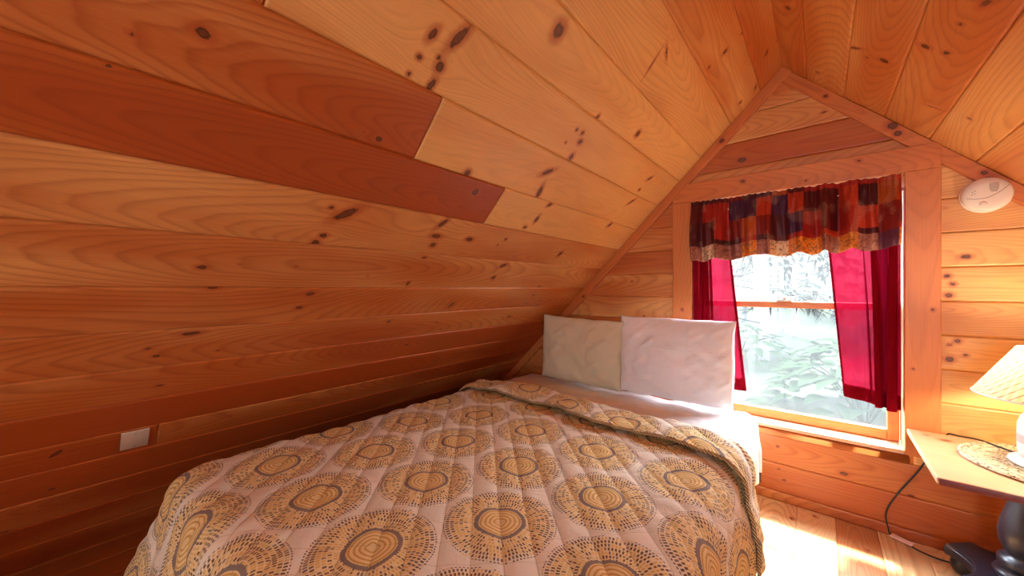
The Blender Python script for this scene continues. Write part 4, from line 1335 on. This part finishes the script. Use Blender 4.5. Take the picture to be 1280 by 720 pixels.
def tree(label, x, y, hgt_, r0, lean, seed, crown):
    random.seed(seed)
    zb = gz1(x, y) - 0.1
    root = empty('tree', (x, y, zb), label, 'tree', 'trees in the wood behind the lawn')
    bm = bmesh.new()
    pts = catmull([(x, y, zb), (x + lean * 0.3, y, zb + hgt_ * 0.35), (x + lean * 0.7, y + 0.1, zb + hgt_ * 0.7), (x + lean, y + 0.1, zb + hgt_)], 6)
    add_tube(bm, pts, lambda t_: r0 * (1 - 0.75 * t_), 10)
    bm_obj('trunk', bm, BARK, root)
    bm = bmesh.new()
    for k in range(crown):
        t_ = random.uniform(0.14, 0.98)
        p = pts[min(len(pts) - 1, int(t_ * len(pts)))]
        a_ = random.uniform(0, 2 * math.pi)
        L = (1 - t_) * 1.7 + 0.4
        e_ = Vector((math.cos(a_), math.sin(a_), random.uniform(-0.35, 0.25)))
        q = [p, p + e_ * L * 0.5 + Vector((0, 0, 0.05)), p + e_ * L + Vector((0, 0, -0.15 * L))]
        add_tube(bm, [Vector(z_) for z_ in q], lambda t2: 0.014 * (1 - 0.8 * t2), 4)
        for j in range(16):
            s_ = random.uniform(0.25, 1.0)
            b0 = p + e_ * L * s_
            d_ = (e_ + Vector((random.uniform(-.9, .9), random.uniform(-.9, .9), random.uniform(-.6, .2))))
            leaf(bm, b0, d_, random.uniform(0.12, 0.30), random.uniform(0.03, 0.07), 0.4, (0, 0, 1))
    bm_obj('foliage', bm, NEEDLE, root)
    return root


# trunks are placed along sight lines through the open glass
tl = [(947, 9.5, 0.06, 'slim pale trunk nearest the left curtain outside'), (955, 9.0, 0.10, 'thick white birch trunk rising beside the left curtain outside'), (967, 11.0, 0.06, 'thin grey trunk just right of the white birch outside'),
      (978, 12.0, 0.055, 'thin pale trunk midway between birch and sash lock outside'), (994, 11.5, 0.07, 'pale straight trunk below the sash lock outside'), (1018, 15.0, 0.08, 'distant grey trunk behind the broad leaved shrub'),
      (1045, 14.0, 0.09, 'distant trunk seen beside the right curtain edge'), (930, 13.5, 0.08, 'dim trunk showing through the left curtain edge'), (1082, 12.5, 0.09, 'trunk dimly seen through the right red curtain'), (905, 11.0, 0.08, 'trunk behind the left red curtain'),
      (985, 19.0, 0.10, 'farthest trunk deep in the wood'), (1004, 22.0, 0.11, 'faint broad trunk at the back of the wood'), (960, 20.0, 0.10, 'faint trunk far behind the birch')]
for i, (px, yy, r0, lab) in enumerate(tl):
    rr_ = ray(px, 360)
    tree(lab, rr_[0] / rr_[1] * yy, yy, 6.5 + (i % 4) * 0.8, r0, 0.15 * ((i % 3) - 1), 100 + i, 26 if yy < 12 else 60)

# ------------------------------------------------------------------ light
world = bpy.data.worlds.new('World')
SC.world = world
world.use_nodes = True
wt = world.node_tree
wt.nodes.clear()
wo = wt.nodes.new('ShaderNodeOutputWorld')
bg = wt.nodes.new('ShaderNodeBackground')
sky = wt.nodes.new('ShaderNodeTexSky')
sky.sky_type = 'NISHITA'
sky.sun_disc = False
sky.sun_elevation = math.radians(58)
sky.sun_rotation = math.radians(0)
sky.dust_density = 3.0
mixn = wt.nodes.new('ShaderNodeMix'); mixn.data_type = 'RGBA'
mixn.inputs['Factor'].default_value = 0.75
mixn.inputs[7].default_value = (0.86, 0.97, 1.12, 1)
mul = wt.nodes.new('ShaderNodeVectorMath'); mul.operation = 'SCALE'; mul.inputs['Scale'].default_value = 0.12
wt.links.new(sky.outputs[0], mul.inputs[0]); wt.links.new(mul.outputs[0], mixn.inputs[6])
wt.links.new(mixn.outputs[2], bg.inputs[0]); bg.inputs[1].default_value = 31.0
wt.links.new(bg.outputs[0], wo.inputs[0])

sun = bpy.data.lights.new('sun', 'SUN')
sun.energy = 34.0
sun.angle = math.radians(5.0)
sun.color = (1.0, 0.95, 0.88)
so = bpy.data.objects.new('sun', sun)
COL.objects.link(so)
so.rotation_euler = Vector((-0.02, -0.54, -1.0)).to_track_quat('-Z', 'Y').to_euler()
so.location = (1, 6, 6)

portal = bpy.data.lights.new('window_portal', 'AREA')
portal.shape = 'RECTANGLE'
portal.size, portal.size_y = WX1 - WX0, WZ1 - WZ0
portal.cycles.is_portal = True
po = bpy.data.objects.new('window_portal', portal)
COL.objects.link(po)
po.location = ((WX0 + WX1) / 2, D + 0.17, (WZ0 + WZ1) / 2)
po.rotation_euler = Vector((0, -1, 0)).to_track_quat('-Z', 'Y').to_euler()
pt2 = bpy.data.lights.new('added_window_portal', 'AREA')
pt2.shape = 'RECTANGLE'
pt2.size, pt2.size_y = NX1 - NX0, NZ1 - NZ0
pt2.cycles.is_portal = True
po2 = bpy.data.objects.new('added_window_portal', pt2)
COL.objects.link(po2)
po2.location = ((NX0 + NX1) / 2, YB - 0.14, (NZ0 + NZ1) / 2)
po2.rotation_euler = Vector((0, 1, 0)).to_track_quat('-Z', 'Y').to_euler()

# (the two portals only guide sampling of the sky through both openings, the rear one added; they give off no light)
# ------------------------------------------------------------------ camera and view
cam = bpy.data.cameras.new('camera')
cam.sensor_fit = 'HORIZONTAL'
cam.sensor_width = 36.0
cam.lens = 36.0 * F / 1280.0
cam.clip_start = 0.02
co = bpy.data.objects.new('camera', cam)
COL.objects.link(co)
co.rotation_euler = (math.radians(90), 0, TH)
SC.camera = co
SC.view_settings.view_transform = 'Standard'
SC.view_settings.look = 'None'
SC.view_settings.exposure = 0.42
SC.view_settings.gamma = 1.0
SC.view_settings.use_curve_mapping = False
SC.cycles.max_bounces = 12
SC.cycles.diffuse_bounces = 6
SC.cycles.transparent_max_bounces = 16
SC.cycles.sample_clamp_indirect = 6.0
SC.cycles.caustics_reflective = False
SC.cycles.caustics_refractive = False
